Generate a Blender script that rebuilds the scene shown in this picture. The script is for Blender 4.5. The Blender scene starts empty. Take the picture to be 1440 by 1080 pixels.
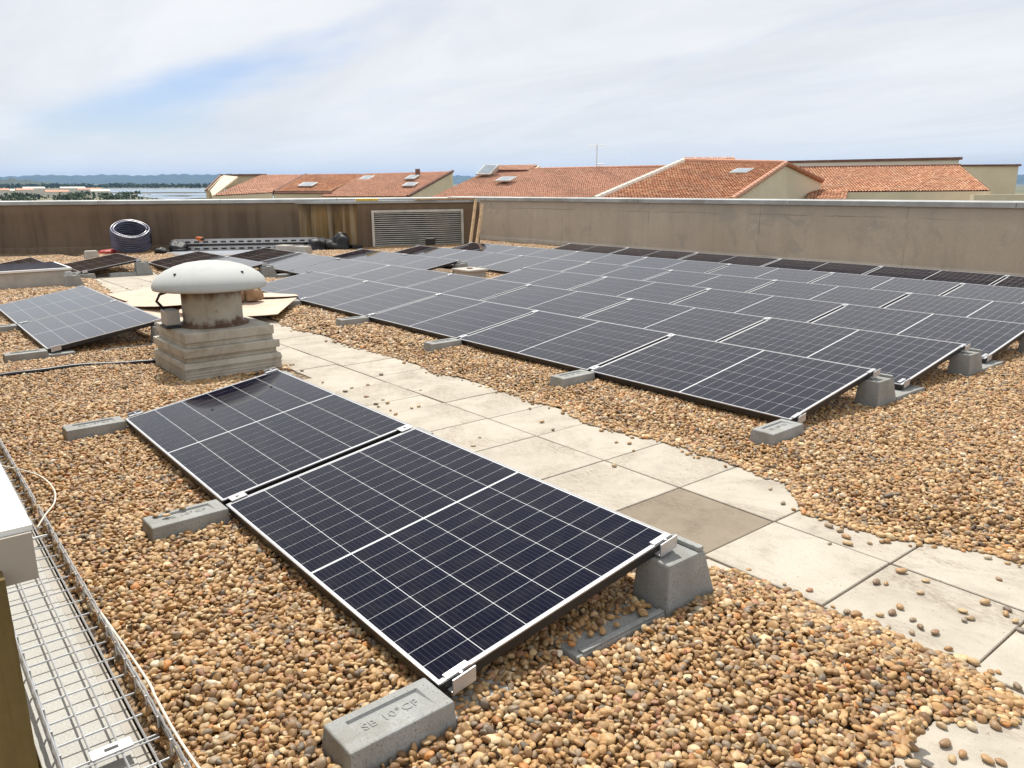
import bpy, bmesh, math, random
import numpy as np
from mathutils import Vector, Matrix, Euler
random.seed(7); rng = np.random.default_rng(11)
S = bpy.context.scene
COL = S.collection
R_ = math.radians

# ------------------------------------------------------------------ camera
cam_d = bpy.data.cameras.new('camera'); cam = bpy.data.objects.new('camera', cam_d); COL.objects.link(cam)
CAM = Vector((3.4495, -1.0887, 1.5371)); YAW, PITCH, ROLL = 2.4613, -0.2462, -0.0068
fw = Vector((math.cos(PITCH)*math.cos(YAW), math.cos(PITCH)*math.sin(YAW), math.sin(PITCH)))
rt = fw.cross(Vector((0, 0, 1))).normalized(); up = rt.cross(fw)
r2 = math.cos(ROLL)*rt + math.sin(ROLL)*up; u2 = -math.sin(ROLL)*rt + math.cos(ROLL)*up
cam.matrix_world = Matrix(((r2.x, u2.x, -fw.x, CAM.x), (r2.y, u2.y, -fw.y, CAM.y), (r2.z, u2.z, -fw.z, CAM.z), (0, 0, 0, 1)))
cam_d.sensor_width = 36; cam_d.lens = 1101.9/1440*36; cam_d.clip_start = 0.05; cam_d.clip_end = 60000
S.camera = cam

# ------------------------------------------------------------------ light and sky
SKY_ROT, SKY_LOC = 20, (5.0, 24.5, 21.4)
SUN_AZ, SUN_EL = math.atan2(0.37, -0.93), R_(60)
sdir = Vector((math.cos(SUN_EL)*math.cos(SUN_AZ), math.cos(SUN_EL)*math.sin(SUN_AZ), math.sin(SUN_EL)))
sun_d = bpy.data.lights.new('sun', 'SUN'); sun_d.energy = 5.0; sun_d.angle = R_(0.6); sun_d.color = (1.0, 0.955, 0.88)
sun = bpy.data.objects.new('sun', sun_d); COL.objects.link(sun)
sun.rotation_euler = (-sdir).to_track_quat('-Z', 'Y').to_euler()
W = bpy.data.worlds.new('World'); S.world = W; W.use_nodes = True
nt = W.node_tree; nt.nodes.clear(); L = nt.links.new
def wn(t, **k):
    n = nt.nodes.new(t)
    for a, b in k.items(): setattr(n, a, b)
    return n
sky = wn('ShaderNodeTexSky', sky_type='NISHITA', sun_disc=False, sun_elevation=SUN_EL, sun_rotation=math.pi/2 - SUN_AZ,
         altitude=20, air_density=1.0, dust_density=0.4, ozone_density=1.0)
tc = wn('ShaderNodeTexCoord'); sep = wn('ShaderNodeSeparateXYZ'); L(tc.outputs['Generated'], sep.inputs[0])
def wmath(op, a, b=None, c=None, clamp=False):
    n = wn('ShaderNodeMath', operation=op, use_clamp=clamp)
    for i, v in enumerate((a, b, c)):
        if v is None: continue
        if isinstance(v, (int, float)): n.inputs[i].default_value = v
        else: L(v, n.inputs[i])
    return n.outputs[0]
zz = wmath('ADD', wmath('MAXIMUM', sep.outputs[2], 0.0), 0.12)
cx = wmath('DIVIDE', sep.outputs[0], zz); cy = wmath('DIVIDE', sep.outputs[1], zz)
comb = wn('ShaderNodeCombineXYZ'); L(cx, comb.inputs[0]); L(cy, comb.inputs[1])
def cloud_map(rot, scale, loc):
    mp = wn('ShaderNodeMapping'); mp.inputs['Rotation'].default_value = (0, 0, R_(rot)); mp.inputs['Scale'].default_value = scale; mp.inputs['Location'].default_value = loc
    L(comb.outputs[0], mp.inputs[0]); return mp.outputs[0]
def cloud_noise(vec, sc, det, ro, di):
    n = wn('ShaderNodeTexNoise'); n.inputs['Scale'].default_value = sc; n.inputs['Detail'].default_value = det; n.inputs['Roughness'].default_value = ro; n.inputs['Distortion'].default_value = di
    L(vec, n.inputs['Vector']); return n.outputs['Fac']
def mrange(v, a, b, c=0.0, d=1.0, smooth=True):
    n = wn('ShaderNodeMapRange', interpolation_type='SMOOTHSTEP' if smooth else 'LINEAR'); L(v, n.inputs[0])
    for i, x in enumerate((a, b, c, d)): n.inputs[i+1].default_value = x
    return n.outputs[0]
vA = cloud_map(SKY_ROT, (0.30, 0.62, 1), SKY_LOC)
cov = mrange(cloud_noise(vA, 0.62, 6, 0.52, 0.3), 0.315, 0.47)
wisp = cloud_noise(vA, 3.2, 8, 0.62, 0.8)
cov = wmath('MULTIPLY', cov, mrange(wisp, 0.18, 0.55, 0.80, 1.0), clamp=True)
shade = mrange(cloud_noise(cloud_map(SKY_ROT + 12, (0.34, 0.7, 1), (1.3, 4.2, 2.0)), 1.5, 7, 0.58, 0.5), 0.28, 0.72)
mixs = wn('ShaderNodeMix', data_type='RGBA'); L(shade, mixs.inputs[0]); mixs.inputs[6].default_value = (0.83, 0.85, 0.87, 1); mixs.inputs[7].default_value = (0.98, 0.985, 0.99, 1)
skym = wn('ShaderNodeVectorMath', operation='MULTIPLY'); L(sky.outputs[0], skym.inputs[0]); skym.inputs[1].default_value = (0.104, 0.101, 0.116)
mixc = wn('ShaderNodeMix', data_type='RGBA'); L(wmath('MULTIPLY', cov, 0.95), mixc.inputs[0]); L(skym.outputs[0], mixc.inputs[6]); L(mixs.outputs[2], mixc.inputs[7])
low = mrange(sep.outputs[2], 0.0, 0.075, 0.75, 0.0)
mixh = wn('ShaderNodeMix', data_type='RGBA'); L(low, mixh.inputs[0]); L(mixc.outputs[2], mixh.inputs[6]); mixh.inputs[7].default_value = (0.95, 1.0, 1.04, 1)
bg = wn('ShaderNodeBackground'); bg.inputs['Strength'].default_value = 1.0; L(mixh.outputs[2], bg.inputs[0])
wo = wn('ShaderNodeOutputWorld'); L(bg.outputs[0], wo.inputs[0])
S.view_settings.view_transform = 'Standard'; S.view_settings.look = 'None'; S.view_settings.gamma = 1; S.view_settings.exposure = 0.0
S.view_settings.use_curve_mapping = False
S.cycles.caustics_reflective = False; S.cycles.caustics_refractive = False; S.cycles.max_bounces = 6; S.cycles.volume_bounces = 0; S.cycles.transparent_max_bounces = 8

# ------------------------------------------------------------------ material helpers
class NT:
    def __init__(s, name):
        s.m = bpy.data.materials.new(name); s.m.use_nodes = True; s.t = s.m.node_tree; s.t.nodes.clear()
        s.b = s.n('ShaderNodeBsdfPrincipled'); o = s.n('ShaderNodeOutputMaterial'); s.l(s.b.outputs[0], o.inputs[0])
        s.tc = s.n('ShaderNodeTexCoord')
    def n(s, t, **k):
        n = s.t.nodes.new(t)
        for a, b in k.items(): setattr(n, a, b)
        return n
    def l(s, a, b): s.t.links.new(a, b)
    def put(s, sock, v):
        if isinstance(v, (int, float)): sock.default_value = v
        elif isinstance(v, (tuple, list)): sock.default_value = tuple(v) + (1,) if (len(v) == 3 and sock.type == 'RGBA') else v
        else: s.l(v, sock)
    def math(s, op, a, b=0.0, clamp=False):
        n = s.n('ShaderNodeMath', operation=op, use_clamp=clamp); s.put(n.inputs[0], a); s.put(n.inputs[1], b); return n.outputs[0]
    def noise(s, scale, detail=5, rough=0.55, vec=None, dist=0.0, stretch=None):
        n = s.n('ShaderNodeTexNoise'); n.inputs['Scale'].default_value = scale; n.inputs['Detail'].default_value = detail
        n.inputs['Roughness'].default_value = rough; n.inputs['Distortion'].default_value = dist
        v = vec or s.tc.outputs['Object']
        if stretch:
            mp = s.n('ShaderNodeMapping'); mp.inputs['Scale'].default_value = stretch; s.l(v, mp.inputs[0]); v = mp.outputs[0]
        s.l(v, n.inputs['Vector']); return n.outputs['Fac']
    def ramp(s, fac, *stops):
        n = s.n('ShaderNodeValToRGB'); e = n.color_ramp.elements
        while len(e) < len(stops): e.new(0.5)
        for i, (p, c) in enumerate(stops):
            e[i].position = p; e[i].color = tuple(c) + (1,) if len(c) == 3 else c
        s.put(n.inputs[0], fac); return n.outputs[0]
    def mr(s, v, a, b, c=0.0, d=1.0):
        n = s.n('ShaderNodeMapRange'); s.put(n.inputs[0], v)
        for i, x in enumerate((a, b, c, d)): n.inputs[i+1].default_value = x
        return n.outputs[0]
    def mix(s, f, a, b, mode='MIX'):
        n = s.n('ShaderNodeMix', data_type='RGBA', blend_type=mode); s.put(n.inputs[0], f); s.put(n.inputs[6], a); s.put(n.inputs[7], b); return n.outputs[2]
    def bump(s, h, strength=0.3, dist=0.01):
        n = s.n('ShaderNodeBump'); n.inputs['Strength'].default_value = strength; n.inputs['Distance'].default_value = dist
        s.put(n.inputs['Height'], h); s.l(n.outputs[0], s.b.inputs['Normal'])
    def set(s, **k):
        names = dict(color='Base Color', rough='Roughness', metal='Metallic', coat='Coat Weight', crough='Coat Roughness', cior='Coat IOR', spec='Specular IOR Level', ior='IOR', trans='Transmission Weight')
        for a, v in k.items(): s.put(s.b.inputs[names[a]], v)
        return s
MAT = {}
def simple(name, c, rough=0.6, metal=0.0, var=0.25, scale=6.0, bump=0.0, bscale=60, dirt=None):
    t = NT(name); f = t.noise(scale, 6, 0.6)
    lo = tuple(x*(1-var) for x in c); hi = tuple(min(1, x*(1+var)) for x in c)
    col = t.ramp(f, (0.3, lo), (0.7, hi))
    if dirt:
        d = t.mr(t.noise(scale*0.45, 7, 0.65, dist=0.6), 0.48, 0.68); col = t.mix(d, col, dirt)
    t.set(color=col, rough=rough, metal=metal)
    if bump: t.bump(t.noise(bscale, 5, 0.6), bump, 0.004)
    MAT[name] = t.m; return t.m

def concrete(name, c, pit=0.25, stain=None, sscale=1.2, fine=140, var=0.16, bump=0.25):
    t = NT(name)
    a = t.noise(4.0, 7, 0.62); col = t.ramp(a, (0.28, tuple(x*(1-var) for x in c)), (0.72, tuple(x*(1+var) for x in c)))
    g = t.noise(fine, 3, 0.6); col = t.mix(t.mr(g, 0.35, 0.65, 0.0, 0.5), col, tuple(x*0.6 for x in c))
    v = t.n('ShaderNodeTexVoronoi'); v.inputs['Scale'].default_value = 70; t.l(t.tc.outputs['Object'], v.inputs['Vector'])
    p = t.math('MULTIPLY', t.mr(v.outputs['Distance'], 0.10, 0.22, 1, 0), t.mr(t.noise(18, 2), 0.44, 0.52)); p = t.math('MULTIPLY', p, pit, clamp=True)
    col = t.mix(p, col, tuple(x*0.25 for x in c))
    if stain: col = t.mix(t.mr(t.noise(sscale, 8, 0.68, dist=0.7), 0.47, 0.66, 0, 0.9), col, stain)
    t.set(color=col, rough=0.88, spec=0.3); t.bump(t.mix(0.5, g, a), bump, 0.004); MAT[name] = t.m; return t.m

concrete('ballast_concrete', (0.345, 0.35, 0.335), pit=0.95, stain=(0.24, 0.23, 0.20), sscale=4.0, var=0.24, bump=0.5)
# paving slabs: each slab varies a little through Object Info
def slab_mat(name, c, stain):
    t = NT(name); oi = t.n('ShaderNodeObjectInfo')
    geo = t.n('ShaderNodeNewGeometry'); P = geo.outputs['Position']
    va = t.n('ShaderNodeVectorMath', operation='ADD'); t.l(P, va.inputs[0])
    k = t.n('ShaderNodeCombineXYZ'); r7 = t.math('MULTIPLY', oi.outputs['Random'], 37.0); t.l(r7, k.inputs[0]); t.l(r7, k.inputs[1]); t.l(k.outputs[0], va.inputs[1]); V = va.outputs[0]
    col = t.ramp(t.noise(3.2, 8, 0.68, V), (0.25, tuple(x*0.74 for x in c)), (0.5, c), (0.75, tuple(min(1, x*1.12) for x in c)))
    col = t.mix(t.mr(oi.outputs['Random'], 0, 1, 0, 0.22), col, tuple(x*0.72 for x in c))
    m1 = t.math('MULTIPLY', t.mr(t.noise(2.1, 8, 0.7, V, dist=0.8), 0.46, 0.66), t.mr(t.noise(28, 6, 0.75, V, 0.5, (1, 2.2, 1)), 0.38, 0.62))
    col = t.mix(t.math('MULTIPLY', m1, 0.85), col, stain)
    gr = t.noise(190, 3, 0.6, V); col = t.mix(t.mr(gr, 0.35, 0.7, 0.0, 0.30), col, tuple(x*0.6 for x in c))
    sp = t.mr(t.noise(75, 2, 0.5, V), 0.66, 0.72); col = t.mix(t.math('MULTIPLY', sp, 0.5), col, (0.12, 0.09, 0.06))
    t.set(color=col, rough=0.9, spec=0.25); t.bump(t.mix(0.5, gr, t.noise(30, 6, 0.65, V)), 0.35, 0.004); MAT[name] = t.m
slab_mat('paving', (0.50, 0.452, 0.375), (0.19, 0.145, 0.10))
slab_mat('paving_dark', (0.285, 0.235, 0.175), (0.13, 0.10, 0.07))

def pebble_mat(name, inst):
    t = NT(name)
    if inst:
        at = t.n('ShaderNodeAttribute', attribute_type='INSTANCER', attribute_name='tint'); c = at.outputs['Color']
    else:
        oi = t.n('ShaderNodeObjectInfo'); c = t.ramp(oi.outputs['Random'], (0.0, (0.17, 0.13, 0.10)), (0.3, (0.40, 0.24, 0.11)), (0.6, (0.52, 0.37, 0.20)), (0.85, (0.22, 0.19, 0.16)), (1.0, (0.6, 0.48, 0.32)))
    f = t.noise(1.6, 5, 0.65); f2 = t.noise(7.0, 4, 0.6)
    c = t.mix(t.mr(f, 0.35, 0.7, 0.0, 0.55), c, t.mix(1.0, c, (0.62, 0.52, 0.44), 'MULTIPLY'))
    c = t.mix(t.mr(f2, 0.5, 0.75, 0.0, 0.28), c, (0.58, 0.45, 0.28))
    t.set(color=c, rough=0.5, spec=0.4); t.bump(f2, 0.12, 0.05); MAT[name] = t.m
pebble_mat('pebble_bulk', True); pebble_mat('pebble_loose', False)

# gravel bed beneath the loose stones
t = NT('gravel_bed'); P = t.tc.outputs['Object']
v = t.n('ShaderNodeTexVoronoi'); v.inputs['Scale'].default_value = 30; t.l(P, v.inputs['Vector'])
hs = t.n('ShaderNodeSeparateColor'); t.l(v.outputs['Color'], hs.inputs[0])
c = t.ramp(hs.outputs[0], (0.0, (0.16, 0.10, 0.055)), (0.35, (0.33, 0.21, 0.11)), (0.7, (0.46, 0.32, 0.18)), (1.0, (0.30, 0.25, 0.20)))
c = t.mix(t.mr(v.outputs['Distance'], 0.35, 0.75), c, (0.06, 0.038, 0.02)); t.set(color=c, rough=0.85); t.bump(t.mr(v.outputs['Distance'], 0, 0.8, 1, 0), 1.0, 0.02); MAT['gravel_bed'] = t.m

# photovoltaic laminate
def glaze(t):
    """anti-reflective cover glass: almost no mirror image face on, a full one at grazing angles"""
    lw = t.n('ShaderNodeLayerWeight'); lw.inputs['Blend'].default_value = 0.5
    f = t.math('ADD', t.math('MULTIPLY', t.math('POWER', lw.outputs['Facing'], 5.0), 1.05), 0.002, clamp=True)
    gl = t.n('ShaderNodeBsdfGlossy'); gl.inputs['Roughness'].default_value = 0.035; gl.inputs['Color'].default_value = (1, 0.985, 0.96, 1)
    mx = t.n('ShaderNodeMixShader'); t.l(f, mx.inputs[0]); t.l(t.b.outputs[0], mx.inputs[1]); t.l(gl.outputs[0], mx.inputs[2])
    out = [n for n in t.t.nodes if n.type == 'OUTPUT_MATERIAL'][0]; t.l(mx.outputs[0], out.inputs[0])
def cell_mat():
    t = NT('solar_cell'); uv = t.n('ShaderNodeUVMap'); s = t.n('ShaderNodeSeparateXYZ'); t.l(uv.outputs[0], s.inputs[0])
    fr = t.math('FRACT', t.math('MULTIPLY', s.outputs[1], 9.0)); d = t.math('ABSOLUTE', t.math('SUBTRACT', fr, 0.5))
    bus = t.math('LESS_THAN', d, 0.035)
    oi = t.n('ShaderNodeObjectInfo')
    base = t.mix(t.noise(2.5, 3), (0.0028, 0.0044, 0.0185), (0.0052, 0.0052, 0.0115)); base = t.mix(t.mr(t.noise(9.0, 7, 0.7, t.n('ShaderNodeNewGeometry').outputs['Position'], 0.6), 0.45, 0.8, 0, 0.035), base, (0.40, 0.36, 0.30))
    col = t.mix(t.math('MULTIPLY', bus, 0.13), base, (0.30, 0.30, 0.33))
    t.set(color=col, rough=0.6, spec=0.0); glaze(t); MAT['solar_cell'] = t.m
cell_mat()
t = NT('backsheet'); t.set(color=(0.64, 0.65, 0.67), rough=0.6, spec=0.0); glaze(t); MAT['backsheet'] = t.m
simple('aluminium', (0.54, 0.54, 0.55), 0.38, 0.55, 0.06, 9)
simple('aluminium_shaded', (0.30, 0.30, 0.305), 0.4, 0.55, 0.08, 9)  # darker copy of aluminium, the long lips' weaker sun reflection put into colour
simple('black_frame', (0.012, 0.012, 0.013), 0.45, 0.0, 0.2, 9)
simple('galvanised', (0.52, 0.53, 0.54), 0.38, 0.5, 0.15, 30)
simple('bright_zinc', (0.75, 0.77, 0.80), 0.3, 0.6, 0.08, 3)
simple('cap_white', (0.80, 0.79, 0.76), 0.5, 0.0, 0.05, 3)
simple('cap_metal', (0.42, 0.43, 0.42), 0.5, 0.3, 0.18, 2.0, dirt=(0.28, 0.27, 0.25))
simple('cap_side_shaded', (0.42, 0.37, 0.31), 0.6, 0.0, 0.08, 3)  # darker copy of the cap metal, shade of its side faces painted in
simple('black_plastic', (0.012, 0.012, 0.014), 0.4, 0, 0.3, 8)
simple('black_bag', (0.008, 0.008, 0.01), 0.6, 0, 0.3, 14, bump=0.5, bscale=18)
simple('cable_white', (0.72, 0.66, 0.55), 0.5, 0, 0.08, 12)
simple('hose_blue', (0.085, 0.09, 0.14), 0.3, 0, 0.45, 3)
simple('cardboard', (0.58, 0.455, 0.345), 0.85, 0, 0.15, 3, bump=0.2)
simple('brown_paper', (0.30, 0.19, 0.11), 0.85, 0, 0.3, 8, bump=0.5, bscale=25)
simple('wood', (0.42, 0.28, 0.15), 0.8, 0, 0.3, 12)
simple('pale_stone', (0.45, 0.42, 0.37), 0.9, 0, 0.15, 6)
simple('red_plastic', (0.45, 0.05, 0.04), 0.5); simple('orange_plastic', (0.65, 0.16, 0.03), 0.5); simple('yellow_plastic', (0.75, 0.50, 0.04), 0.5)
simple('skylight_glass', (0.03, 0.05, 0.09), 0.08, 0, 0.2, 2)
simple('pane_sky_pale', (0.30, 0.34, 0.38), 0.15, 0, 0.1, 2); simple('render_beige', (0.70, 0.60, 0.44), 0.9, 0, 0.10, 0.6, bump=0.1); simple('render_cream', (0.74, 0.69, 0.60), 0.9, 0, 0.06, 0.5)  # roof window panes: pale base colour stands in for mirrored sky
simple('coping_brown', (0.20, 0.10, 0.07), 0.8, 0, 0.3, 2); simple('louvre_metal', (0.58, 0.56, 0.50), 0.5, 0.2, 0.2, 4)
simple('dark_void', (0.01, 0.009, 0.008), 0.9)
simple('dome_white', (0.47, 0.48, 0.465), 0.8, 0, 0.06, 2.2, dirt=(0.38, 0.38, 0.355))
simple('cowl_under_shade', (0.045, 0.032, 0.024), 0.9, 0, 0.4, 6)  # rust brown taken near black, painting in the shade under the cowl
concrete('tier_concrete', (0.54, 0.505, 0.43), pit=0.4, stain=(0.30, 0.26, 0.20), sscale=2.2)
concrete('board_grey', (0.52, 0.51, 0.47), pit=0.3, var=0.06)

def wall_mat(name, c, c2, dark, streak, warm=None, top=None, joint=None):
    t = NT(name); P = t.n('ShaderNodeNewGeometry').outputs['Position']
    col = t.ramp(t.noise(0.9, 7, 0.6, P), (0.3, c), (0.7, c2))
    st = t.noise(1.0, 6, 0.65, P, 0.2, (3.4, 3.4, 0.28)); col = t.mix(t.mr(st, 0.46, 0.64, 0, streak), col, dark)
    if warm: col = t.mix(t.mr(t.noise(1.3, 5, 0.6, P, 0.1, (4.2, 4.2, 0.12)), 0.5, 0.62, 0, 0.8), col, warm)
    fine = t.noise(38, 5, 0.65, P); col = t.mix(t.mr(fine, 0.3, 0.7, 0, 0.28), col, tuple(x*0.55 for x in c))
    sp = t.n('ShaderNodeSeparateXYZ'); t.l(P, sp.inputs[0]); zn = t.math('ADD', sp.outputs[2], t.math('MULTIPLY', t.noise(3, 5, 0.6, P), 0.22))
    col = t.mix(t.mr(zn, 1.02, 1.22, 0, 0.5), col, top or dark)
    if joint:
        fx = t.math('FRACT', t.math('DIVIDE', t.math('ADD', sp.outputs[0], t.math('MULTIPLY', t.noise(2.0, 4, 0.6, P), 0.05)), joint)); jl = t.math('MULTIPLY', t.math('LESS_THAN', fx, 0.006), t.mr(t.noise(2.5, 4, 0.6, P), 0.4, 0.6))
        fz = t.math('ABSOLUTE', t.math('SUBTRACT', t.math('ADD', sp.outputs[2], t.math('MULTIPLY', t.noise(0.8, 6, 0.7, P), 0.10)), 1.03)); cl = t.math('MULTIPLY', t.math('LESS_THAN', fz, 0.006), t.mr(t.noise(0.7, 3, 0.6, P), 0.48, 0.6))
        col = t.mix(t.math('MULTIPLY', t.math('MAXIMUM', jl, cl), 0.6), col, (0.12, 0.10, 0.08))
        col = t.mix(t.mr(t.noise(1.6, 5, 0.6, P, 1.2), 0.54, 0.66, 0, 0.4), col, (0.30, 0.285, 0.265))
    t.set(color=col, rough=0.92, spec=0.2); t.bump(fine, 0.3, 0.006); MAT[name] = t.m
wall_mat('wall_tan', (0.485, 0.425, 0.34), (0.61, 0.545, 0.45), (0.38, 0.33, 0.275), 0.3, joint=2.9)
wall_mat('wall_dark', (0.18, 0.128, 0.086), (0.225, 0.165, 0.115), (0.09, 0.064, 0.046), 0.55, None, (0.26, 0.19, 0.12))
wall_mat('wall_rust_shaded', (0.24, 0.15, 0.06), (0.34, 0.22, 0.095), (0.05, 0.034, 0.022), 0.95, (0.40, 0.31, 0.20))  # rust streaks; side wall also darkened in place of missing shading
wall_mat('wall_moss', (0.24, 0.165, 0.055), (0.30, 0.21, 0.08), (0.06, 0.045, 0.025), 0.9)

t = NT('rusty_drum'); P = t.tc.outputs['Object']
s_ = t.n('ShaderNodeSeparateXYZ'); t.l(P, s_.inputs[0]); z = s_.outputs[2]
base = t.ramp(t.noise(5, 6), (0.3, (0.40, 0.36, 0.28)), (0.7, (0.52, 0.48, 0.40)))
zn = t.math('ADD', z, t.math('MULTIPLY', t.math('SUBTRACT', t.noise(7, 7, 0.7, stretch=(1, 1, 0.35)), 0.5), 0.30))
rust = t.math('MAXIMUM', t.mr(zn, 0.62, 0.70), t.mr(zn, 0.465, 0.43))
base = t.mix(t.mr(t.noise(3.0, 4), 0.52, 0.6, 0, 0.6), base, (0.26, 0.28, 0.27))
base = t.mix(t.math('MULTIPLY', rust, 0.92), base, t.ramp(t.noise(24, 5), (0.3, (0.06, 0.028, 0.016)), (0.7, (0.20, 0.09, 0.04))))
t.set(color=base, rough=0.75, metal=0.1); MAT['rusty_drum'] = t.m

def tile_mat(name, cols):
    t = NT(name); at = t.n('ShaderNodeAttribute', attribute_type='GEOMETRY', attribute_name='tile_rand')
    c = t.ramp(at.outputs['Fac'], *cols)
    c = t.mix(t.mr(t.noise(0.55, 6, 0.65), 0.45, 0.7, 0, 0.35), c, (0.22, 0.11, 0.07))
    c = t.mix(t.mr(t.noise(1.1, 5, 0.7), 0.56, 0.72, 0, 0.5), c, (0.60, 0.40, 0.28))
    t.set(color=c, rough=0.85); MAT[name] = t.m
tile_mat('tile_red', ((0.0, (0.42, 0.175, 0.09)), (0.35, (0.52, 0.235, 0.12)), (0.7, (0.58, 0.28, 0.15)), (1.0, (0.64, 0.38, 0.23))))
tile_mat('tile_pink', ((0.0, (0.60, 0.32, 0.21)), (0.5, (0.66, 0.37, 0.25)), (1.0, (0.72, 0.44, 0.31))))

# ------------------------------------------------------------------ object helpers
def link(o, parent=None):
    COL.objects.link(o)
    if parent: o.parent = parent
    return o
def tag(o, label=None, cat=None, group=None, kind=None):
    if label: o['label'] = label
    if cat: o['category'] = cat
    if group: o['group'] = group
    if kind: o['kind'] = kind
    return o
def empty(name, loc=(0, 0, 0), rot=(0, 0, 0)):
    o = bpy.data.objects.new(name, None); o.empty_display_size = 0.1; o.location = loc; o.rotation_euler = rot; return link(o)
class MB:
    def __init__(s): s.v = []; s.f = []
    def add(s, vs, fs):
        k = len(s.v); s.v += [tuple(p) for p in vs]; s.f += [tuple(i+k for i in f) for f in fs]; return s
    def box(s, a, b): 
        (x0, y0, z0), (x1, y1, z1) = a, b
        return s.hexa([(x0, y0, z0), (x1, y0, z0), (x1, y1, z0), (x0, y1, z0)], [(x0, y0, z1), (x1, y0, z1), (x1, y1, z1), (x0, y1, z1)])
    def hexa(s, lo, hi):
        n = len(lo); fs = [tuple(reversed(range(n))), tuple(range(n, 2*n))] + [(i, (i+1) % n, n+(i+1) % n, n+i) for i in range(n)]
        return s.add(list(lo)+list(hi), fs)
    def frustum(s, b, z0, t, z1):   # b,t = (x0,x1,y0,y1)
        return s.hexa([(b[0], b[2], z0), (b[1], b[2], z0), (b[1], b[3], z0), (b[0], b[3], z0)], [(t[0], t[2], z1), (t[1], t[2], z1), (t[1], t[3], z1), (t[0], t[3], z1)])
    def tube(s, pts, r, n=6, cap=True):
        pts = [Vector(p) for p in pts]; rings = []
        prev = None
        for i, p in enumerate(pts):
            d = (pts[min(i+1, len(pts)-1)] - pts[max(i-1, 0)]).normalized()
            ref = prev if prev is not None else (Vector((0, 0, 1)) if abs(d.z) < 0.9 else Vector((1, 0, 0)))
            a = (ref - d*ref.dot(d)).normalized(); prev = a; b = d.cross(a)
            rr = r[i] if isinstance(r, (list, tuple)) else r
            rings.append([p + (a*math.cos(2*math.pi*k/n) + b*math.sin(2*math.pi*k/n))*rr for k in range(n)])
        vs = [q for R in rings for q in R]; fs = []
        for i in range(len(rings)-1):
            for k in range(n): fs.append((i*n+k, i*n+(k+1) % n, (i+1)*n+(k+1) % n, (i+1)*n+k))
        if cap: fs += [tuple(reversed(range(n))), tuple(range((len(rings)-1)*n, len(rings)*n))]
        return s.add(vs, fs)
    def lathe(s, prof, c=(0, 0), n=48):
        vs = [(c[0]+r*math.cos(2*math.pi*k/n), c[1]+r*math.sin(2*math.pi*k/n), z) for r, z in prof for k in range(n)]
        fs = [(i*n+k, i*n+(k+1) % n, (i+1)*n+(k+1) % n, (i+1)*n+k) for i in range(len(prof)-1) for k in range(n)]
        fs += [tuple(reversed(range(n))), tuple(range((len(prof)-1)*n, len(prof)*n))]
        return s.add(vs, fs)
    def quad(s, *p): return s.add(p, [tuple(range(len(p)))])
    def mesh(s, name, mat=None, bevel=0.0, smooth=False, seg=2):
        me = bpy.data.meshes.new(name); me.from_pydata([tuple(v) for v in s.v], [], s.f)
        bm = bmesh.new(); bm.from_mesh(me)
        if bevel: 
            ed = [e for e in bm.edges if len(e.link_faces) == 2 and e.calc_face_angle(0) > 0.5]
            bmesh.ops.bevel(bm, geom=ed, offset=bevel, segments=seg, profile=0.6, affect='EDGES')
        bmesh.ops.recalc_face_normals(bm, faces=bm.faces) if len(bm.faces) < 20000 else None
        bm.to_mesh(me); bm.free()
        if smooth:
            for p in me.polygons: p.use_smooth = True
        if mat: me.materials.append(MAT[mat])
        return me
    def obj(s, name, mat, parent=None, bevel=0.0, smooth=False, seg=2):
        return link(bpy.data.objects.new(name, s.mesh(name, mat, bevel, smooth, seg)), parent)
ORD = ['nearest', 'second', 'third', 'fourth', 'fifth', 'sixth', 'seventh', 'eighth', 'ninth']

# ------------------------------------------------------------------ far setting: plain, lagoon, hills
def gz(x, y): return -11.0 - 0.008*x - 0.002*y      # the roof drains, so level ground leans against it
def polar(deg, d): return (d*math.cos(R_(deg)), d*math.sin(R_(deg)))
def sheet(name, pts, dz, mat, kind='structure'):
    m = MB(); m.quad(*[(x, y, gz(x, y)+dz) for x, y in pts]); return tag(m.obj(name, mat), kind=kind)
t = NT('plain'); P = t.n('ShaderNodeNewGeometry').outputs['Position']
c = t.ramp(t.noise(0.006, 8, 0.7, P, 0.0), (0.3, (0.05, 0.07, 0.03)), (0.5, (0.14, 0.14, 0.07)), (0.65, (0.26, 0.22, 0.14)), (0.8, (0.06, 0.09, 0.04)))
t.set(color=c, rough=0.95); MAT['plain'] = t.m
t = NT('lagoon_water'); P = t.n('ShaderNodeNewGeometry').outputs['Position']
t.set(color=(0.20, 0.25, 0.27), rough=0.12, spec=0.6); t.bump(t.noise(0.5, 4, 0.6, P), 0.25, 0.5); MAT['lagoon_water'] = t.m
m = MB(); n = 48; RR = (0.0, 60, 250, 900, 2500, 6000, 9500, 12600)
vs = [(r*math.cos(2*math.pi*k/n), r*math.sin(2*math.pi*k/n)) for r in RR[1:] for k in range(n)]
m.add([(0, 0, gz(0, 0))] + [(x, y, gz(x, y)) for x, y in vs], [(0, 1+k, 1+(k+1) % n) for k in range(n)] + [(1+i*n+k, 1+(i+1)*n+k, 1+(i+1)*n+(k+1) % n, 1+i*n+(k+1) % n) for i in range(len(RR)-2) for k in range(n)])
tag(m.obj('ground', 'plain'), kind='structure')
far_edge = [polar(a, 2050+60*math.sin(a*1.3)) for a in range(170, 108, -2)]
near_edge = [polar(a, 690+40*math.sin(a*2.1)+(0 if a < 164 else (a-164)*70)) for a in range(110, 171, 2)]
sheet('lagoon', far_edge+near_edge, 0.4, 'lagoon_water')
simple('spit_land', (0.13, 0.12, 0.075), 0.95, 0, 0.35, 0.05)
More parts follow.
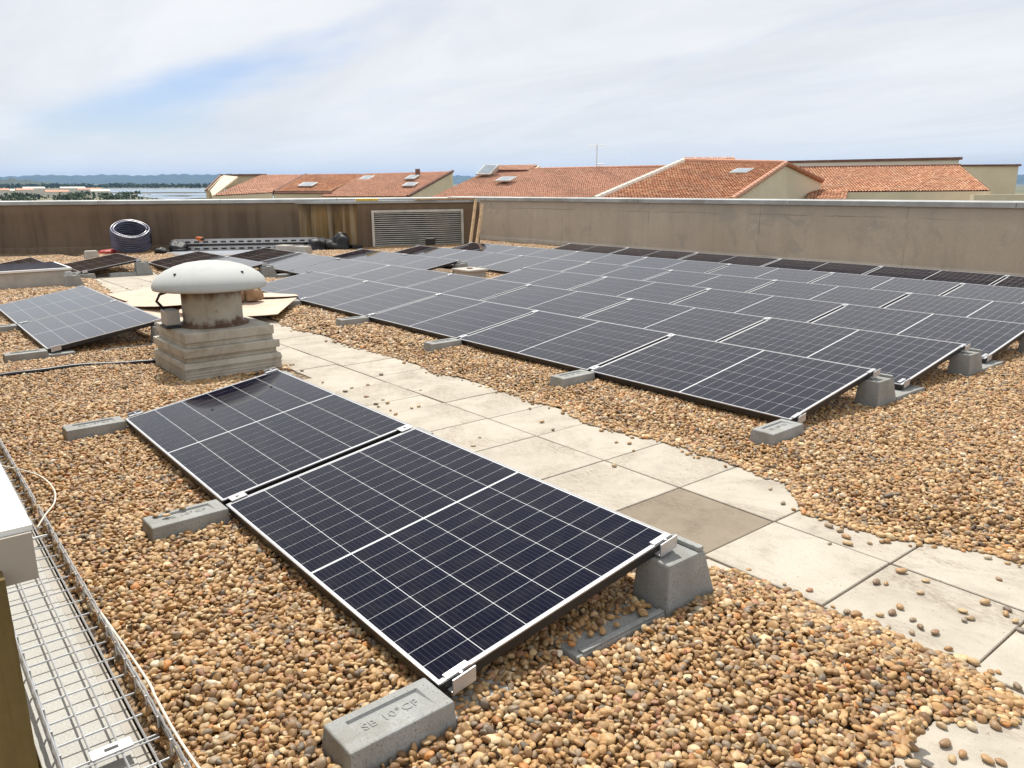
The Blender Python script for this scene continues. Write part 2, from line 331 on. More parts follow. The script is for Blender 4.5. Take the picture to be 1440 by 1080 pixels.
for d0, d1, a0, a1 in ((1080, 1160, 168, 148), (830, 850, 166, 154)):
    sheet('land_spit', [polar(a, d1+15*math.sin(a*1.7)) for a in range(a0, a1, -1)] + [polar(a, d0+20*math.sin(a*2.3)) for a in range(a1, a0, 1)], 0.9, 'spit_land')
simple('hill_scrub', (0.055, 0.075, 0.045), 0.95, 0, 0.4, 0.004)
def ridge(name, a0, a1, dist, depth, hfun, mat, step=0.25):
    m = MB(); A = np.arange(a0, a1, step); prof = (0.0, 0.35, 0.7, 1.0, 0.75); vs = []
    for a in A:
        for i, p in enumerate(prof):
            d = dist + depth*i/(len(prof)-1); x, y = polar(a, d); vs.append((x, y, gz(x, y) - 5 + (hfun(a)+5)*p*(1+0.06*math.sin(a*9+i*2))))
    k = len(prof); m.add(vs, [(i*k+j, (i+1)*k+j, (i+1)*k+j+1, i*k+j+1) for i in range(len(A)-1) for j in range(k-1)])
    return tag(m.obj(name, mat, smooth=True), kind='structure')
def hh(a):
    return 112 + 8*math.sin(a*0.55+1) + 5*math.sin(a*1.7) + 2.5*math.sin(a*5.1) - max(0, (a-168))*6.5
ridge('hills', 98, 186, 9000, 2600, hh, 'hill_scrub')
ridge('wooded_hill', 168.6, 182, 3000, 500, lambda a: 25*math.exp(-((a-174.5)/4.0)**4) + 2.5*math.sin(a*7)+1.5*math.sin(a*23)+2, 'hill_scrub', 0.1)

# far woods along the shore: many leaf clumps, one mass
simple('far_leaves', (0.06, 0.085, 0.04), 0.95, 0, 0.5, 0.05)
def wood(name, label, spots, seed):
    r = random.Random(seed); m = MB()
    for x, y, w, h in spots:
        for k in range(34):
            px, py, pz = x + r.gauss(0, w*0.33), y + r.gauss(0, w*0.33), gz(x, y) + h*(0.15 + 0.85*r.random()**0.8)
            q = h*0.30*(0.6+r.random()); e = Euler((r.random()*6, r.random()*6, r.random()*6)).to_matrix()
            m.add([Vector((px, py, pz)) + e @ Vector(c) * q for c in ((1, 0, 0), (-0.5, 0.8, 0), (-0.5, -0.8, 0), (0, 0, 1))], [(0, 1, 2), (0, 1, 3), (1, 2, 3), (0, 2, 3)])
    return tag(m.obj(name, 'far_leaves'), label, 'trees', kind='stuff')
r = random.Random(3)
wood('far_woods', 'dark line of trees on the far shore below the hills', [(*polar(a, 2150+r.random()*500), 26+r.random()*20, 5+r.random()*6) for a in np.arange(146, 176, 0.16)], 4)
wood('shore_scrub', 'green scrub and trees on the near shore left of the lagoon', [(*polar(165.5+9.5*r.random(), 520+r.random()*700), 12, 2.5+3*r.random()) for _ in range(42)], 5)
for i, (a, d, w, h) in enumerate(((173.6, 900, 22, 6), (172.9, 980, 26, 5), (172.1, 900, 14, 6), (171.6, 1000, 20, 7), (170.4, 820, 18, 5), (169.5, 1010, 24, 7), (168.6, 940, 22, 6), (168.0, 860, 16, 5))):
    x, y = polar(a, d); e = empty('far_house', (x, y, gz(x, y)), (0, 0, R_(a + 10)))
    MB().box((-4, -w/2, 0), (4, w/2, h)).obj('wall', 'render_cream', e)
    MB().add([(-4.4, -w/2-.4, h), (4.4, -w/2-.4, h), (0, -w/2-.4, h+1.6), (-4.4, w/2+.4, h), (4.4, w/2+.4, h), (0, w/2+.4, h+1.6)], [(0, 1, 2), (3, 5, 4), (0, 2, 5, 3), (1, 4, 5, 2), (0, 3, 4, 1)]).obj('roof', 'render_cream' if i % 2 else 'tile_pink', e)
    tag(e, ORD[i].replace('nearest', 'first') + ' from the left of the small pale houses by the lagoon', 'house', 'far houses on the shore')
for i, (a, d) in enumerate(((166.3, 330), (165.55, 330), (161.2, 330))):
    x, y = polar(a, d); g = gz(x, y); e = empty('street_lamp', (x, y, g))
    MB().tube([(0, 0, 0), (0, 0, 8.2)], [0.16, 0.11]).obj('pole', 'louvre_metal', e)
    MB().tube([(0, 0, 8.15), (0.4, 1.0, 8.4), (0.5, 1.8, 8.4)], 0.1).obj('arm', 'louvre_metal', e); MB().box((0.1, 1.3, 8.3), (0.9, 2.6, 8.6)).obj('lamp_head', 'louvre_metal', e)
    tag(e, ('leftmost', 'middle', 'rightmost')[i] + ' of three thin street lamps in front of the lagoon', 'street lamp', 'far street lamps')

# ------------------------------------------------------------------ houses beyond the parapet
def tiled(name, eL, eR, rR, rL, mat, parent, col_w=0.21, row_h=0.36, seed=0):
    """barrel tile roof: corrugated courses stepped up the slope, each tile with its own tone"""
    eL, eR, rR, rL = map(Vector, (eL, eR, rR, rL)); r = random.Random(seed)
    w = max((eR-eL).length, (rR-rL).length); l = max((rL-eL).length, (rR-eR).length)
    nc, nr = max(4, int(w/col_w)), max(3, int(l/row_h)); nrm = (eR-eL).cross(rL-eL).normalized()
    if nrm.z < 0: nrm = -nrm
    vs, fs, ra = [], [], []
    kk = col_w/0.21; hz = (0.0, 0.055*kk, 0.075*kk, 0.055*kk)
    for j in range(nr):
        for i in range(nc):
            k = len(vs); lift = 0.02*kk*r.random()
            for jj, dz in ((0, 0.035*kk), (1, 0.0)):
                for q in range(5):
                    u = (i + q/4.0)/nc; vv = (j + jj*1.08)/nr
                    h = (hz[q] if q < 4 else 0.0)
                    p = eL.lerp(eR, u).lerp(rL.lerp(rR, u), vv) + nrm*(h+dz+lift); vs.append(p)
            for q in range(4): fs.append((k+q, k+q+1, k+6+q, k+5+q))
            t0 = r.random(); ra += [t0]*4
    me = bpy.data.meshes.new(name); me.from_pydata(vs, [], fs); a = me.attributes.new('tile_rand', 'FLOAT', 'FACE'); a.data.foreach_set('value', ra)
    me.materials.append(MAT[mat]); o = link(bpy.data.objects.new(name, me), parent); o['kind'] = 'stuff'
    # solid deck under the tiles
    MB().hexa([p - nrm*0.18 for p in (eL, eR, rR, rL)], [p - nrm*0.02 for p in (eL, eR, rR, rL)]).obj('roof_deck', 'coping_brown', o)
    return o
def ridge_cap(a, b, parent, mat='tile_pink', r=0.12):
    a, b = Vector(a), Vector(b); n = max(2, int((b-a).length/0.42)); m = MB()
    for i in range(n):
        p, q = a.lerp(b, i/n), a.lerp(b, (i+1.06)/n); m.tube([p, q], [r*1.06, r*0.92], 8)
    return m.obj('ridge_tiles', mat, parent)
def down(p, z): return (p[0], p[1], z)
def poly_wall(pts, thick, mat, parent, name='wall'):
    pts = [Vector(p) for p in pts]; nrm = (pts[1]-pts[0]).cross(pts[2]-pts[0]).normalized()
    if nrm.dot(Vector(CAM)-pts[0]) < 0: nrm = -nrm
    return MB().hexa([p - nrm*thick for p in pts], pts).obj(name, mat, parent)
def skylight(c, u, v, w, l, parent, open_=0.0):
    w, l = w*.85, l*.8
    c, u, v = Vector(c), Vector(u).normalized(), Vector(v).normalized(); n = u.cross(v).normalized()
    if n.z < 0: n = -n
    def P(a, b, h): return c + u*a + v*b + n*(h + (open_*max(0, (b+l/2)/l) if h > .09 else 0))
    f = MB().hexa([P(*q, 0.02) for q in ((-w/2, -l/2), (w/2, -l/2), (w/2, l/2), (-w/2, l/2))], [P(*q, 0.105) for q in ((-w/2, -l/2), (w/2, -l/2), (w/2, l/2), (-w/2, l/2))]).obj('roof_window', 'cap_metal', parent)
    a, b = w/2-.09, l/2-.09
    MB().hexa([P(*q, 0.095) for q in ((-a, -b), (a, -b), (a, b), (-a, b))], [P(*q, 0.112) for q in ((-a, -b), (a, -b), (a, b), (-a, b))]).obj('pane', 'pane_sky_pale', f)
ZB = -11.0
# left terrace of three attached units
def house(name, loc, label, build):
    e = empty(name, loc); tag(e, label, 'house', 'tile roofed houses beyond the parapet')
    k = set(bpy.data.objects); build(e)
    for o in set(bpy.data.objects) - k:
        if o.parent is e: o.matrix_parent_inverse = Matrix.Translation((-loc[0], -loc[1], -loc[2]))
    return e
def unit_a(e):
    eL, eR, rR, rL = (-54.74, 18.59, 1.04), (-54.09, 22.78, 1.22), (-58.65, 27.49, 2.6), (-58.83, 23.97, 2.56)
    tiled('roof', eL, eR, rR, rL, 'tile_pink', e, 0.17, 0.3, seed=1)
    poly_wall([eL, (-57.6, 21.6, 2.45), (-61.5, 21.9, 2.62), (-57.01, 19.22, 1.43)], 0.1, 'render_beige', e, 'gable_wall')
    poly_wall([(-57.6, 19.2, ZB), (-57.6, 19.3, 1.5), (-62.8, 22.3, 2.62), (-62.8, 22.3, ZB)], 0.2, 'render_beige', e)
    poly_wall([(-62.8, 22.3, 1.5), (-62.8, 22.3, 2.6), (-58.9, 24.2, 2.56), (-58.9, 24.2, 1.5)], 0.2, 'render_beige', e)
    MB().hexa([(-62.9, 22.1, 2.58), (-58.7, 24.0, 2.56), (-59.0, 24.5, 2.56), (-63.1, 22.6, 2.58)], [(-62.9, 22.1, 2.70), (-58.7, 24.0, 2.68), (-59.0, 24.5, 2.68), (-63.1, 22.6, 2.70)]).obj('coping', 'coping_brown', e)
    MB().hexa([(-57.0, 18.9, 1.36), (-57.3, 18.9, 1.36), (-63.1, 22.2, 2.56), (-62.8, 22.2, 2.56)], [(-57.0, 18.9, 1.48), (-57.3, 18.9, 1.48), (-63.1, 22.2, 2.70), (-62.8, 22.2, 2.70)]).obj('verge_coping', 'coping_brown', e)
    poly_wall([down(eL, ZB), eL, eR, down(eR, ZB)], 0.2, 'render_beige', e)
house('terraced_house', (-56, 21, ZB), 'leftmost house with pinkish tiled roof and beige gable beside the lagoon', unit_a)
def unit_b(e):
    eL, eR, rR, rL = (-54.05, 22.9, 1.31), (-53.26, 27.07, 1.29), (-57.51, 32.21, 2.66), (-58.6, 27.6, 2.62)
    tiled('roof', eL, eR, rR, rL, 'tile_red', e, 0.17, 0.3, seed=2); poly_wall([down(eL, ZB), eL, eR, down(eR, ZB)], 0.2, 'render_beige', e)
    MB().tube([(-53.98, 22.9, 1.24), (-53.1, 27.1, 1.21)], 0.07).obj('gutter', 'coping_brown', e)
    ridge_cap(eL, rL, e, 'coping_brown'); skylight((-54.9, 26.0, 1.78), (0.85, 4.2, 0), (-4.4, 4.9, 1.35), 1.3, 1.6, e)
house('terraced_house', (-55, 27, ZB), 'house with dark red tiled roof and one pale roof window, middle of left terrace', unit_b)
def unit_c(e):
    eL, eR, rR, rL = (-52.75, 25.91, 0.91), (-51.28, 32.62, 0.83), (-56.2, 40.48, 2.9), (-57.43, 32.3, 2.67)
    tiled('roof', eL, eR, rR, rL, 'tile_pink', e, 0.17, 0.3, seed=3); poly_wall([down(eL, ZB), eL, eR, down(eR, ZB)], 0.2, 'render_beige', e)
    poly_wall([down(eR, ZB), (eR[0], eR[1]+.05, eR[2]), (rR[0], rR[1]+.05, rR[2]), down(rR, ZB)], 0.2, 'render_beige', e, 'gable_wall')
    ridge_cap((eR[0], eR[1]+.05, eR[2]+.05), (rR[0], rR[1]+.05, rR[2]+.05), e, 'coping_brown', 0.13)
    skylight((-56.3, 31.9, 2.30), (1.5, 6.7, 0), (-4.7, 6.4, 1.8), 1.0, 1.8, e); skylight((-53.4, 34.3, 1.75), (1.5, 6.7, 0), (-4.7, 6.4, 1.8), 1.2, 1.5, e)
    skylight((-55.0, 35.5, 2.35), (1.5, 6.7, 0), (-4.7, 6.4, 1.8), 1.0, 1.8, e)
    MB().box((-55.9, 36.4, 2.5), (-55.6, 36.7, 3.1)).obj('chimney', 'coping_brown', e)
house('terraced_house', (-54, 33, ZB), 'right end of the left terrace with pinkish roof and three roof windows', unit_c)
def house2(e):
    eL, eR, rR, rL = (-36.39, 24.8, 0.84), (-32.01, 35.14, 0.85), (-35.11, 45.22, 2.84), (-40.1, 32.42, 2.67)
    u = Vector(eR)-Vector(eL); v = Vector(rL)-Vector(eL)
    tiled('roof', eL, eR, rR, rL, 'tile_pink', e, 0.15, 0.27, seed=4); poly_wall([down(eL, ZB), eL, eR, down(eR, ZB)], 0.2, 'render_beige', e)
    tiled('raised_roof', (-39.4, 31.5, 2.62), (-38.6, 34.4, 2.62), (-39.88, 36.4, 3.02), (-40.74, 33.5, 2.95), 'tile_pink', e, 0.15, 0.27, seed=5)
    MB().hexa([(-39.6, 34.35, 2.3), (-38.5, 34.6, 2.3), (-39.8, 36.6, 2.5), (-40.3, 36.5, 2.5)], [(-39.6, 34.35, 2.58), (-38.5, 34.6, 2.58), (-39.8, 36.6, 2.98), (-40.3, 36.5, 2.98)]).obj('cheek_wall', 'render_beige', e)
    skylight((-38.9, 31.2, 2.42), u, v, 1.15, 1.6, e, 0.35); skylight((-37.05, 31.3, 1.98), u, v, 1.15, 1.5, e)
    ridge_cap((-39.0, 35.2, 2.70), (-35.11, 45.22, 2.92), e); ridge_cap((-33.9, 36.0, 1.1), (-33.2, 35.4, 1.0), e)
house('tiled_house', (-35, 33, ZB), 'wide house with pale orange roof, open roof window and antenna above its ridge', house2)
a = empty('aerial', (-37.27, 39.67, 2.62)); MB().tube([(0, 0, -0.1), (0, 0, 1.75)], 0.028).obj('mast', 'louvre_metal', a)
MB().tube([(-0.5, -0.35, 1.70), (0.5, 0.35, 1.70)], 0.02).obj('antenna_bar', 'louvre_metal', a); MB().tube([(-0.1, 0.1, 0.45), (0.3, 0.4, 0.45)], 0.03).obj('bracket', 'louvre_metal', a)
tag(a, 'thin television aerial on a mast above the orange roof', 'aerial')
def house3(e):
    eL, eR, rR, rL = (-19.94, 22.24, 0.98), (-16.44, 26.54, 0.94), (-18.54, 33.6, 2.52), (-21.9, 30.2, 2.66)
    u = Vector(eR)-Vector(eL); v = Vector(rL)-Vector(eL)
    tiled('roof', eL, eR, rR, rL, 'tile_red', e, 0.13, 0.25, seed=6); poly_wall([down(eL, ZB), eL, eR, down(eR, ZB)], 0.2, 'render_beige', e)
    V = (-18.9, 37.6, 1.72)
    poly_wall([down(eR, ZB), (eR[0]+.03, eR[1], eR[2]-.05), (rR[0]+.03, rR[1], rR[2]-.05), (V[0], V[1], V[2]), down(V, ZB)], 0.25, 'render_beige', e, 'gable_wall')
    ridge_cap((eL[0], eL[1], eL[2]+.06), (rL[0], rL[1], rL[2]+.06), e, 'render_cream', 0.13); ridge_cap((eR[0]+.05, eR[1], eR[2]+.04), (rR[0]+.05, rR[1], rR[2]+.04), e, 'tile_pink', 0.12)
    ridge_cap((rL[0], rL[1], rL[2]+.05), (rR[0], rR[1], rR[2]+.05), e); ridge_cap((rR[0]+.05, rR[1], rR[2]+.03), (V[0]+.05, V[1], V[2]+.03), e, 'tile_red', 0.12)
    tiled('back_roof', (rL[0], rL[1]+.1, rL[2]+.08), (-20.3, 32.2, 2.62), (-20.7, 32.6, 2.86), (-22.3, 30.6, 2.86), 'tile_red', e, 0.13, 0.25, seed=16)
    skylight((-18.95, 30.75, 2.12), u, v, 0.95, 1.3, e)
house('tiled_house', (-19, 28, ZB), 'house with red tiled hip roof, pale hip ridge and pointed beige gable', house3)
def house4(e):
    eL, eR, rR, rL = (-18.91, 36.7, 1.17), (-13.13, 43.84, 1.17), (-17.02, 49.42, 2.55), (-23.21, 41.75, 2.48)
    tiled('roof', eL, eR, rR, rL, 'tile_red', e, 0.165, 0.29, seed=7); poly_wall([down(eL, ZB), eL, eR, down(eR, ZB)], 0.2, 'render_beige', e)
    tiled('lower_roof', (-18.15, 35.03, 0.82), (-16.9, 36.58, 0.80), (-17.7, 38.2, 1.2), (-19.0, 36.6, 1.2), 'tile_red', e, 0.165, 0.29, seed=8)
    poly_wall([(-24.82, 43.2, 1.0), (-24.82, 43.2, 2.86), (-18.03, 51.66, 3.0), (-18.03, 51.66, 1.0)], 0.25, 'render_cream', e, 'rear_wall')
    MB().hexa([(-24.95, 43.0, 2.84), (-17.85, 51.7, 2.98), (-18.25, 52.1, 2.98), (-25.3, 43.4, 2.84)], [(-24.95, 43.0, 2.98), (-17.85, 51.7, 3.14), (-18.25, 52.1, 3.14), (-25.3, 43.4, 2.98)]).obj('coping', 'coping_brown', e)
    ridge_cap((rL[0], rL[1], rL[2]+.05), (rR[0], rR[1], rR[2]+.05), e, 'coping_brown', 0.09)
house('tiled_house', (-18, 42, ZB), 'rightmost house with long red tiled roof below a brown topped wall', house4)
e = empty('flat_roofed_house', (-17, 55, ZB)); tag(e, 'plain beige flat topped block at the far right edge', 'house', 'tile roofed houses beyond the parapet')
MB().hexa([(-2.6, -2.0, 0), (0.6, 1.6, 0), (-1.4, 3.4, 0), (-4.6, -0.2, 0)], [(-2.6, -2.0, 13.62), (0.6, 1.6, 13.62), (-1.4, 3.4, 13.62), (-4.6, -0.2, 13.62)]).obj('wall', 'render_beige', e)
MB().hexa([(-2.7, -2.15, 13.62), (0.75, 1.6, 13.62), (-1.4, 3.55, 13.62), (-4.75, -0.2, 13.62)], [(-2.7, -2.15, 13.74), (0.75, 1.6, 13.74), (-1.4, 3.55, 13.74), (-4.75, -0.2, 13.74)]).obj('coping', 'coping_brown', e)
e = empty('garden_wall', (-11.5, 42.6, ZB)); tag(e, 'low beige wall beside the rightmost tiled house', 'wall')
MB().hexa([(-1.3, -1.6, 0), (3.4, 4.2, 0), (3.1, 4.5, 0), (-1.6, -1.3, 0)], [(-1.3, -1.6, 12.02), (3.4, 4.2, 12.02), (3.1, 4.5, 12.02), (-1.6, -1.3, 12.02)]).obj('wall', 'render_beige', e)

# ------------------------------------------------------------------ our roof: deck, parapets
deck = [(7, -1.6), (7, 12.9), (-13.4, 12.9), (-21.5, -1.6)]
MB().hexa([(x, y, -0.5) for x, y in deck], [(x, y, -0.045) for x, y in deck]).obj('roof_deck', 'gravel_bed')['kind'] = 'structure'
def parapet(a, b, zt, thick, mat, label, capmat='cap_metal', nsec=6, cap_h=0.085, name='parapet_wall', skirt=True):
    a, b = Vector((*a, 0)), Vector((*b, 0)); d = (b-a).normalized(); nrm = Vector((-d.y, d.x, 0))   # nrm points away from the roof side
    e = empty(name, tuple(a)); ln = (b-a).length
    def q(s, t, z): return tuple(d*s + nrm*t + Vector((0, 0, z)))
    MB().hexa([q(0, 0, -0.3), q(ln, 0, -0.3), q(ln, thick, -0.3), q(0, thick, -0.3)], [q(0, 0, zt), q(ln, 0, zt), q(ln, thick, zt), q(0, thick, zt)]).obj('wall', mat, e)
    for i in range(nsec):
        s0, s1 = ln*i/nsec + (0.004 if i else -0.02), ln*(i+1)/nsec - 0.004
        MB().hexa([q(s0, -0.035, zt-0.03), q(s1, -0.035, zt-0.03), q(s1, thick+.035, zt-0.03), q(s0, thick+.035, zt-0.03)], [q(s0, -0.035, zt+cap_h-.03), q(s1, -0.035, zt+cap_h-.03), q(s1, thick+.035, zt+cap_h-.01), q(s0, thick+.035, zt+cap_h-.01)]).obj('cap', capmat, e, 0.004)
    if skirt: MB().hexa([q(0, -0.06, 0.0), q(ln, -0.06, 0.0), q(ln, 0.002, 0.0), q(0, 0.002, 0.0)], [q(0, -0.03, 0.16), q(ln, -0.03, 0.16), q(ln, 0.002, 0.18), q(0, 0.002, 0.18)]).obj('upstand', mat, e)
    return tag(e, label, 'wall', 'roof parapets')
parapet((-16.8, 12.78), (6.5, 12.78), 1.20, 0.25, 'wall_tan', 'tan concrete parapet wall running behind the solar array')
parapet((-21.0, -1.5), (-13.9, 10.85), 1.22, 0.25, 'wall_dark', 'dark stained parapet wall at the far left end of the roof', nsec=5)
# near parapet with its bright metal cap, beside the photographer
e = empty('parapet_end', (2.23, -1.207, 0)); tag(e, 'brown mossy parapet end with white metal cap at the lower left', 'wall', 'roof parapets')
MB().box((-9, -0.22, -0.3), (0.045, 0.19, 1.03)).obj('wall', 'wall_moss', e)
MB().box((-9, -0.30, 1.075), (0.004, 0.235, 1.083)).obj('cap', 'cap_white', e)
MB().box((-0.002, -0.30, 1.005), (0.012, 0.232, 1.0748)).obj('cap_end', 'cap_side_shaded', e); MB().box((-9, 0.225, 1.005), (-0.004, 0.233, 1.0745)).obj('cap_side_shaded', 'cap_side_shaded', e)

# ------------------------------------------------------------------ louvred plant enclosure
fl, fr_, bl = Vector((-14.6, 8.55, 0)), Vector((-13.55, 11.6, 0)), Vector((-15.95, 7.42, 0))
e = empty('plant_enclosure', tuple(fl)); tag(e, 'brown streaked plant enclosure with a wide louvred front at the roof corner', 'enclosure')
br = bl + (fr_-fl)
for p, q, mt, nm in ((bl, fl, 'wall_rust_shaded', 'side_wall'),):
    d = (q-p); nn = Vector((d.y, -d.x, 0)).normalized()
    pts = [p-fl, q-fl, q-fl-nn*0.2, p-fl-nn*0.2]; MB().hexa([tuple(x) for x in pts], [tuple(x+Vector((0, 0, 1.16))) for x in pts]).obj(nm, mt, e)
d = (fr_-fl).normalized(); nn = Vector((d.y, -d.x, 0)); W_ = (fr_-fl).length
def fq(s, t, z): return tuple(d*s + nn*t + Vector((0, 0, z)))
def fbox(s0, s1, t0, t1, z0, z1): return MB().hexa([fq(s0, t1, z0), fq(s1, t1, z0), fq(s1, t0, z0), fq(s0, t0, z0)], [fq(s0, t1, z1), fq(s1, t1, z1), fq(s1, t0, z1), fq(s0, t0, z1)])
fbox(0.01, 0.38, -0.25, 0.0, 0, 1.16).obj('front_wall', 'wall_dark', e); fbox(2.75, W_, -0.25, 0.0, 0, 1.16).obj('front_wall', 'wall_dark', e)
fbox(0.38, 2.75, -0.25, 0.0, 0.97, 1.16).obj('lintel', 'wall_dark', e); fbox(0.38, 2.75, -0.25, 0.0, 0, 0.1).obj('sill_wall', 'wall_tan', e)
fbox(0.385, 2.745, -0.24, -0.2, 0.1, 0.97).obj('void_shade', 'dark_void', e)  # near-black sheet that paints in the shade behind the slats
fr = fbox(0.36, 2.77, -0.02, 0.035, 0.93, 0.99).obj('louvre_frame', 'louvre_metal', e); fbox(0.36, 0.42, -0.021, 0.034, 0.09, 0.93).obj('louvre_frame', 'louvre_metal', e); fbox(2.71, 2.77, -0.021, 0.034, 0.09, 0.93).obj('louvre_frame', 'louvre_metal', e)
for i in range(16):
    z = 0.11 + i*0.052; m = MB().hexa([fq(0.425, 0.02, z), fq(2.705, 0.02, z), fq(2.705, -0.05, z+0.020), fq(0.425, -0.05, z+0.020)], [fq(0.425, 0.02, z+0.016), fq(2.705, 0.02, z+0.016), fq(2.705, -0.05, z+0.026), fq(0.425, -0.05, z+0.026)]); m.obj('slat', 'louvre_metal', e)
pts = [bl-fl, Vector((0, 0, 0)), fr_-fl, br-fl]; MB().hexa([tuple(p*1.0+Vector((0, 0, 1.162))) for p in (pts[0]-d*.05, pts[1]-d*.05+nn*.05, pts[2]+nn*.05, pts[3])], [tuple(p*1.0+Vector((0, 0, 1.225))) for p in (pts[0]-d*.05, pts[1]-d*.05+nn*.05, pts[2]+nn*.05, pts[3])]).obj('top_slab', 'cap_metal', e)
for k, (s0, s1) in enumerate(((1.5, 2.1), (2.12, 2.6), (2.62, 3.1))):
    fb = fbox(s0, s1, -0.1+0.03*k, 0.07, 1.227, 1.262+0.006*k).obj('timber_board', 'wood'); fb.location = fl
    tag(fb, ('left', 'middle', 'right')[k] + ' of three short timber boards lying on the enclosure top', 'board', 'boards on the enclosure')
fb = fbox(0.0, 0.55, -0.12, 0.0, 1.227, 1.28).obj('spirit_level', 'yellow_plastic'); fb.location = fl; tag(fb, 'yellow tool lying on the left end of the enclosure top', 'tool')
pl = MB()
for a, b in (((-13.5, 11.45, 1.22), (-12.45, 10.45, 0.02)), ((-13.42, 11.6, 1.1), (-12.42, 10.62, 0.02))):
    pl.tube([a, b], 0.04, 4)
tag(pl.obj('timber_prop', 'wood'), 'pale timber battens leaning against the right end of the enclosure', 'timber')

# ------------------------------------------------------------------ paved walkway: slabs laid one by one
way = empty('walkway', (0, 2, 0)); way['kind'] = 'structure'
XS = [-13.2, -12.65, -12.1, -11.55, -11.0, -10.45, -9.9, -9.35, -8.8, -8.25, -7.7, -7.15, -6.6, -6.05, -5.5, -4.95, -4.4, -3.9, -3.36, -2.80, -2.25, -1.72, -1.19, -0.66, -0.15, 0.45, 1.0, 1.565, 2.115, 2.64, 3.19, 3.74]
def slab(x0, x1, y0, y1, dark=False, label=None):
    g = 0.004; dz = random.uniform(-0.002, 0.002); cx, cy = (x0+x1)/2, (y0+y1)/2
    m = MB().box((x0-cx+g, y0-cy+g, -0.036), (x1-cx-g, y1-cy-g, 0)); o = m.obj('slab', 'paving_dark' if dark else 'paving', way, 0.003, seg=1)
    o.location = (cx, cy-2, dz+0.0005); o.rotation_euler = (random.uniform(-.002, .002), random.uniform(-.002, .002), random.uniform(-.004, .004))
    if label: o['label'] = label
for i in range(len(XS)-1):
    x0, x1 = XS[i], XS[i+1]
    for j, (y0, y1) in enumerate(((1.485, 2.02), (2.025, 2.565))):
        if x0 < -12.6 and j == 0: continue
        sh = 0.0
        if -7 < x0 < -1.9 and j == 0: sh = 0.24
        dk = (abs(x0-1.0) < .01 and j == 0)
        if -4.6 < x0+sh < -2.6 and j == 0: continue
        slab(x0+sh, x1+sh, y0, y1, dk, 'dark brownish weathered slab' if dk else None)
    if x0 > 1.4: slab(x0+.03, x1+.03, 0.93, 1.48); slab(x0+.03, x1+.03, 0.39, 0.925)
    if x0 < -8.9: slab(x0, x1, 2.57, 3.10)
for x0, x1 in ((-4.36, -3.93), (-2.9, -2.25+.24)): slab(x0, x1, 1.62, 2.02)
slab(-3.93, -3.42, 1.62, 2.02); slab(-3.42, -2.9, 1.62, 2.02)

# ------------------------------------------------------------------ roof ventilator
VX, VY = -3.45, 1.15
e = empty('roof_ventilator', (VX, VY, 0)); tag(e, 'rusty roof ventilator with white mushroom cowl on stepped concrete base', 'ventilator')
def tier(h0, h1, a, mat='tier_concrete', bev=0.012, dx=0, top=None): 
    b = top or a
    return MB().frustum((-a+dx, a+dx, -a*.93, a*.93), h0, (-b+dx, b+dx, -b*.93, b*.93), h1).obj('base_tier', mat, e, bev)
for i in range(9):                                       # ribbed skirt, one thin course above the other
    z = 0.0 + i*0.0125; q = 0.438 - 0.004*(i % 2); MB().frustum((-q, q, -q*.935, q*.935), z, (-q+.002, q-.002, -q*.935+.002, q*.935-.002), z+0.0122).obj('skirt_course', 'tier_concrete', e)
tier(-0.02, 0.113, 0.424, bev=0.002); tier(0.1135, 0.160, 0.446, bev=0.006, top=0.434); tier(0.1605, 0.205, 0.408, bev=0.004); tier(0.2055, 0.275, 0.434, bev=0.007); tier(0.2755, 0.320, 0.390, bev=0.004); tier(0.3205, 0.40, 0.402, bev=0.007)
MB().lathe([(0.255, 0.4005), (0.295, 0.401), (0.295, 0.415), (0.255, 0.42), (0.246, 0.44), (0.246, 0.695), (0.265, 0.703), (0.265, 0.711), (0.05, 0.7115)], n=56).obj('drum', 'rusty_drum', e, smooth=False)
MB().lathe([(0.02, 0.712), (0.43, 0.7145), (0.455, 0.7165), (0.43, 0.7175), (0.02, 0.7205)], n=72).obj('cowl_underside', 'cowl_under_shade', e)
o = MB().lathe([(0.05, 0.735), (0.28, 0.735), (0.435, 0.722), (0.462, 0.718), (0.467, 0.735), (0.463, 0.760), (0.447, 0.792), (0.414, 0.828), (0.359, 0.866), (0.285, 0.900), (0.193, 0.927), (0.092, 0.941), (0.01, 0.944)], n=72).obj('cowl', 'dome_white', e, smooth=True)
for a in (27, 117, 207, 297):
    x, y = 0.37*math.cos(R_(a)), 0.37*math.sin(R_(a)); MB().lathe([(0.011, 0.852), (0.011, 0.870), (0.004, 0.873)], (x, y), 8).obj('bolt', 'black_plastic', o)
MB().tube([(0.246*math.cos(R_(-28)), 0.246*math.sin(R_(-28)), 0.422), (0.246*math.cos(R_(-28)), 0.246*math.sin(R_(-28)), 0.71)], 0.006, 6).obj('seam', 'rusty_drum', e)
for a, z in ((-10, 0.53), (-60, 0.475), (-25, 0.476)): MB().lathe([(0.012, z), (0.012, z+.012), (0.002, z+.014)], (0.252*math.cos(R_(a)), 0.252*math.sin(R_(a))), 8).obj('bolt', 'rusty_drum', e)
jb = MB().box((-0.12, -0.40, 0.425), (0.03, -0.285, 0.55)).obj('switch_box', 'pale_stone', e, 0.008); MB().box((-0.13, -0.41, 0.4005), (0.05, -0.275, 0.4245)).obj('switch_plate', 'black_plastic', jb, 0.004)
MB().tube([(-0.1, -0.37, 0.55), (-0.12, -0.42, 0.62), (-0.08, -0.40, 0.68), (0.0, -0.30, 0.72)], 0.012, 8).obj('flex', 'black_plastic', jb, smooth=True)

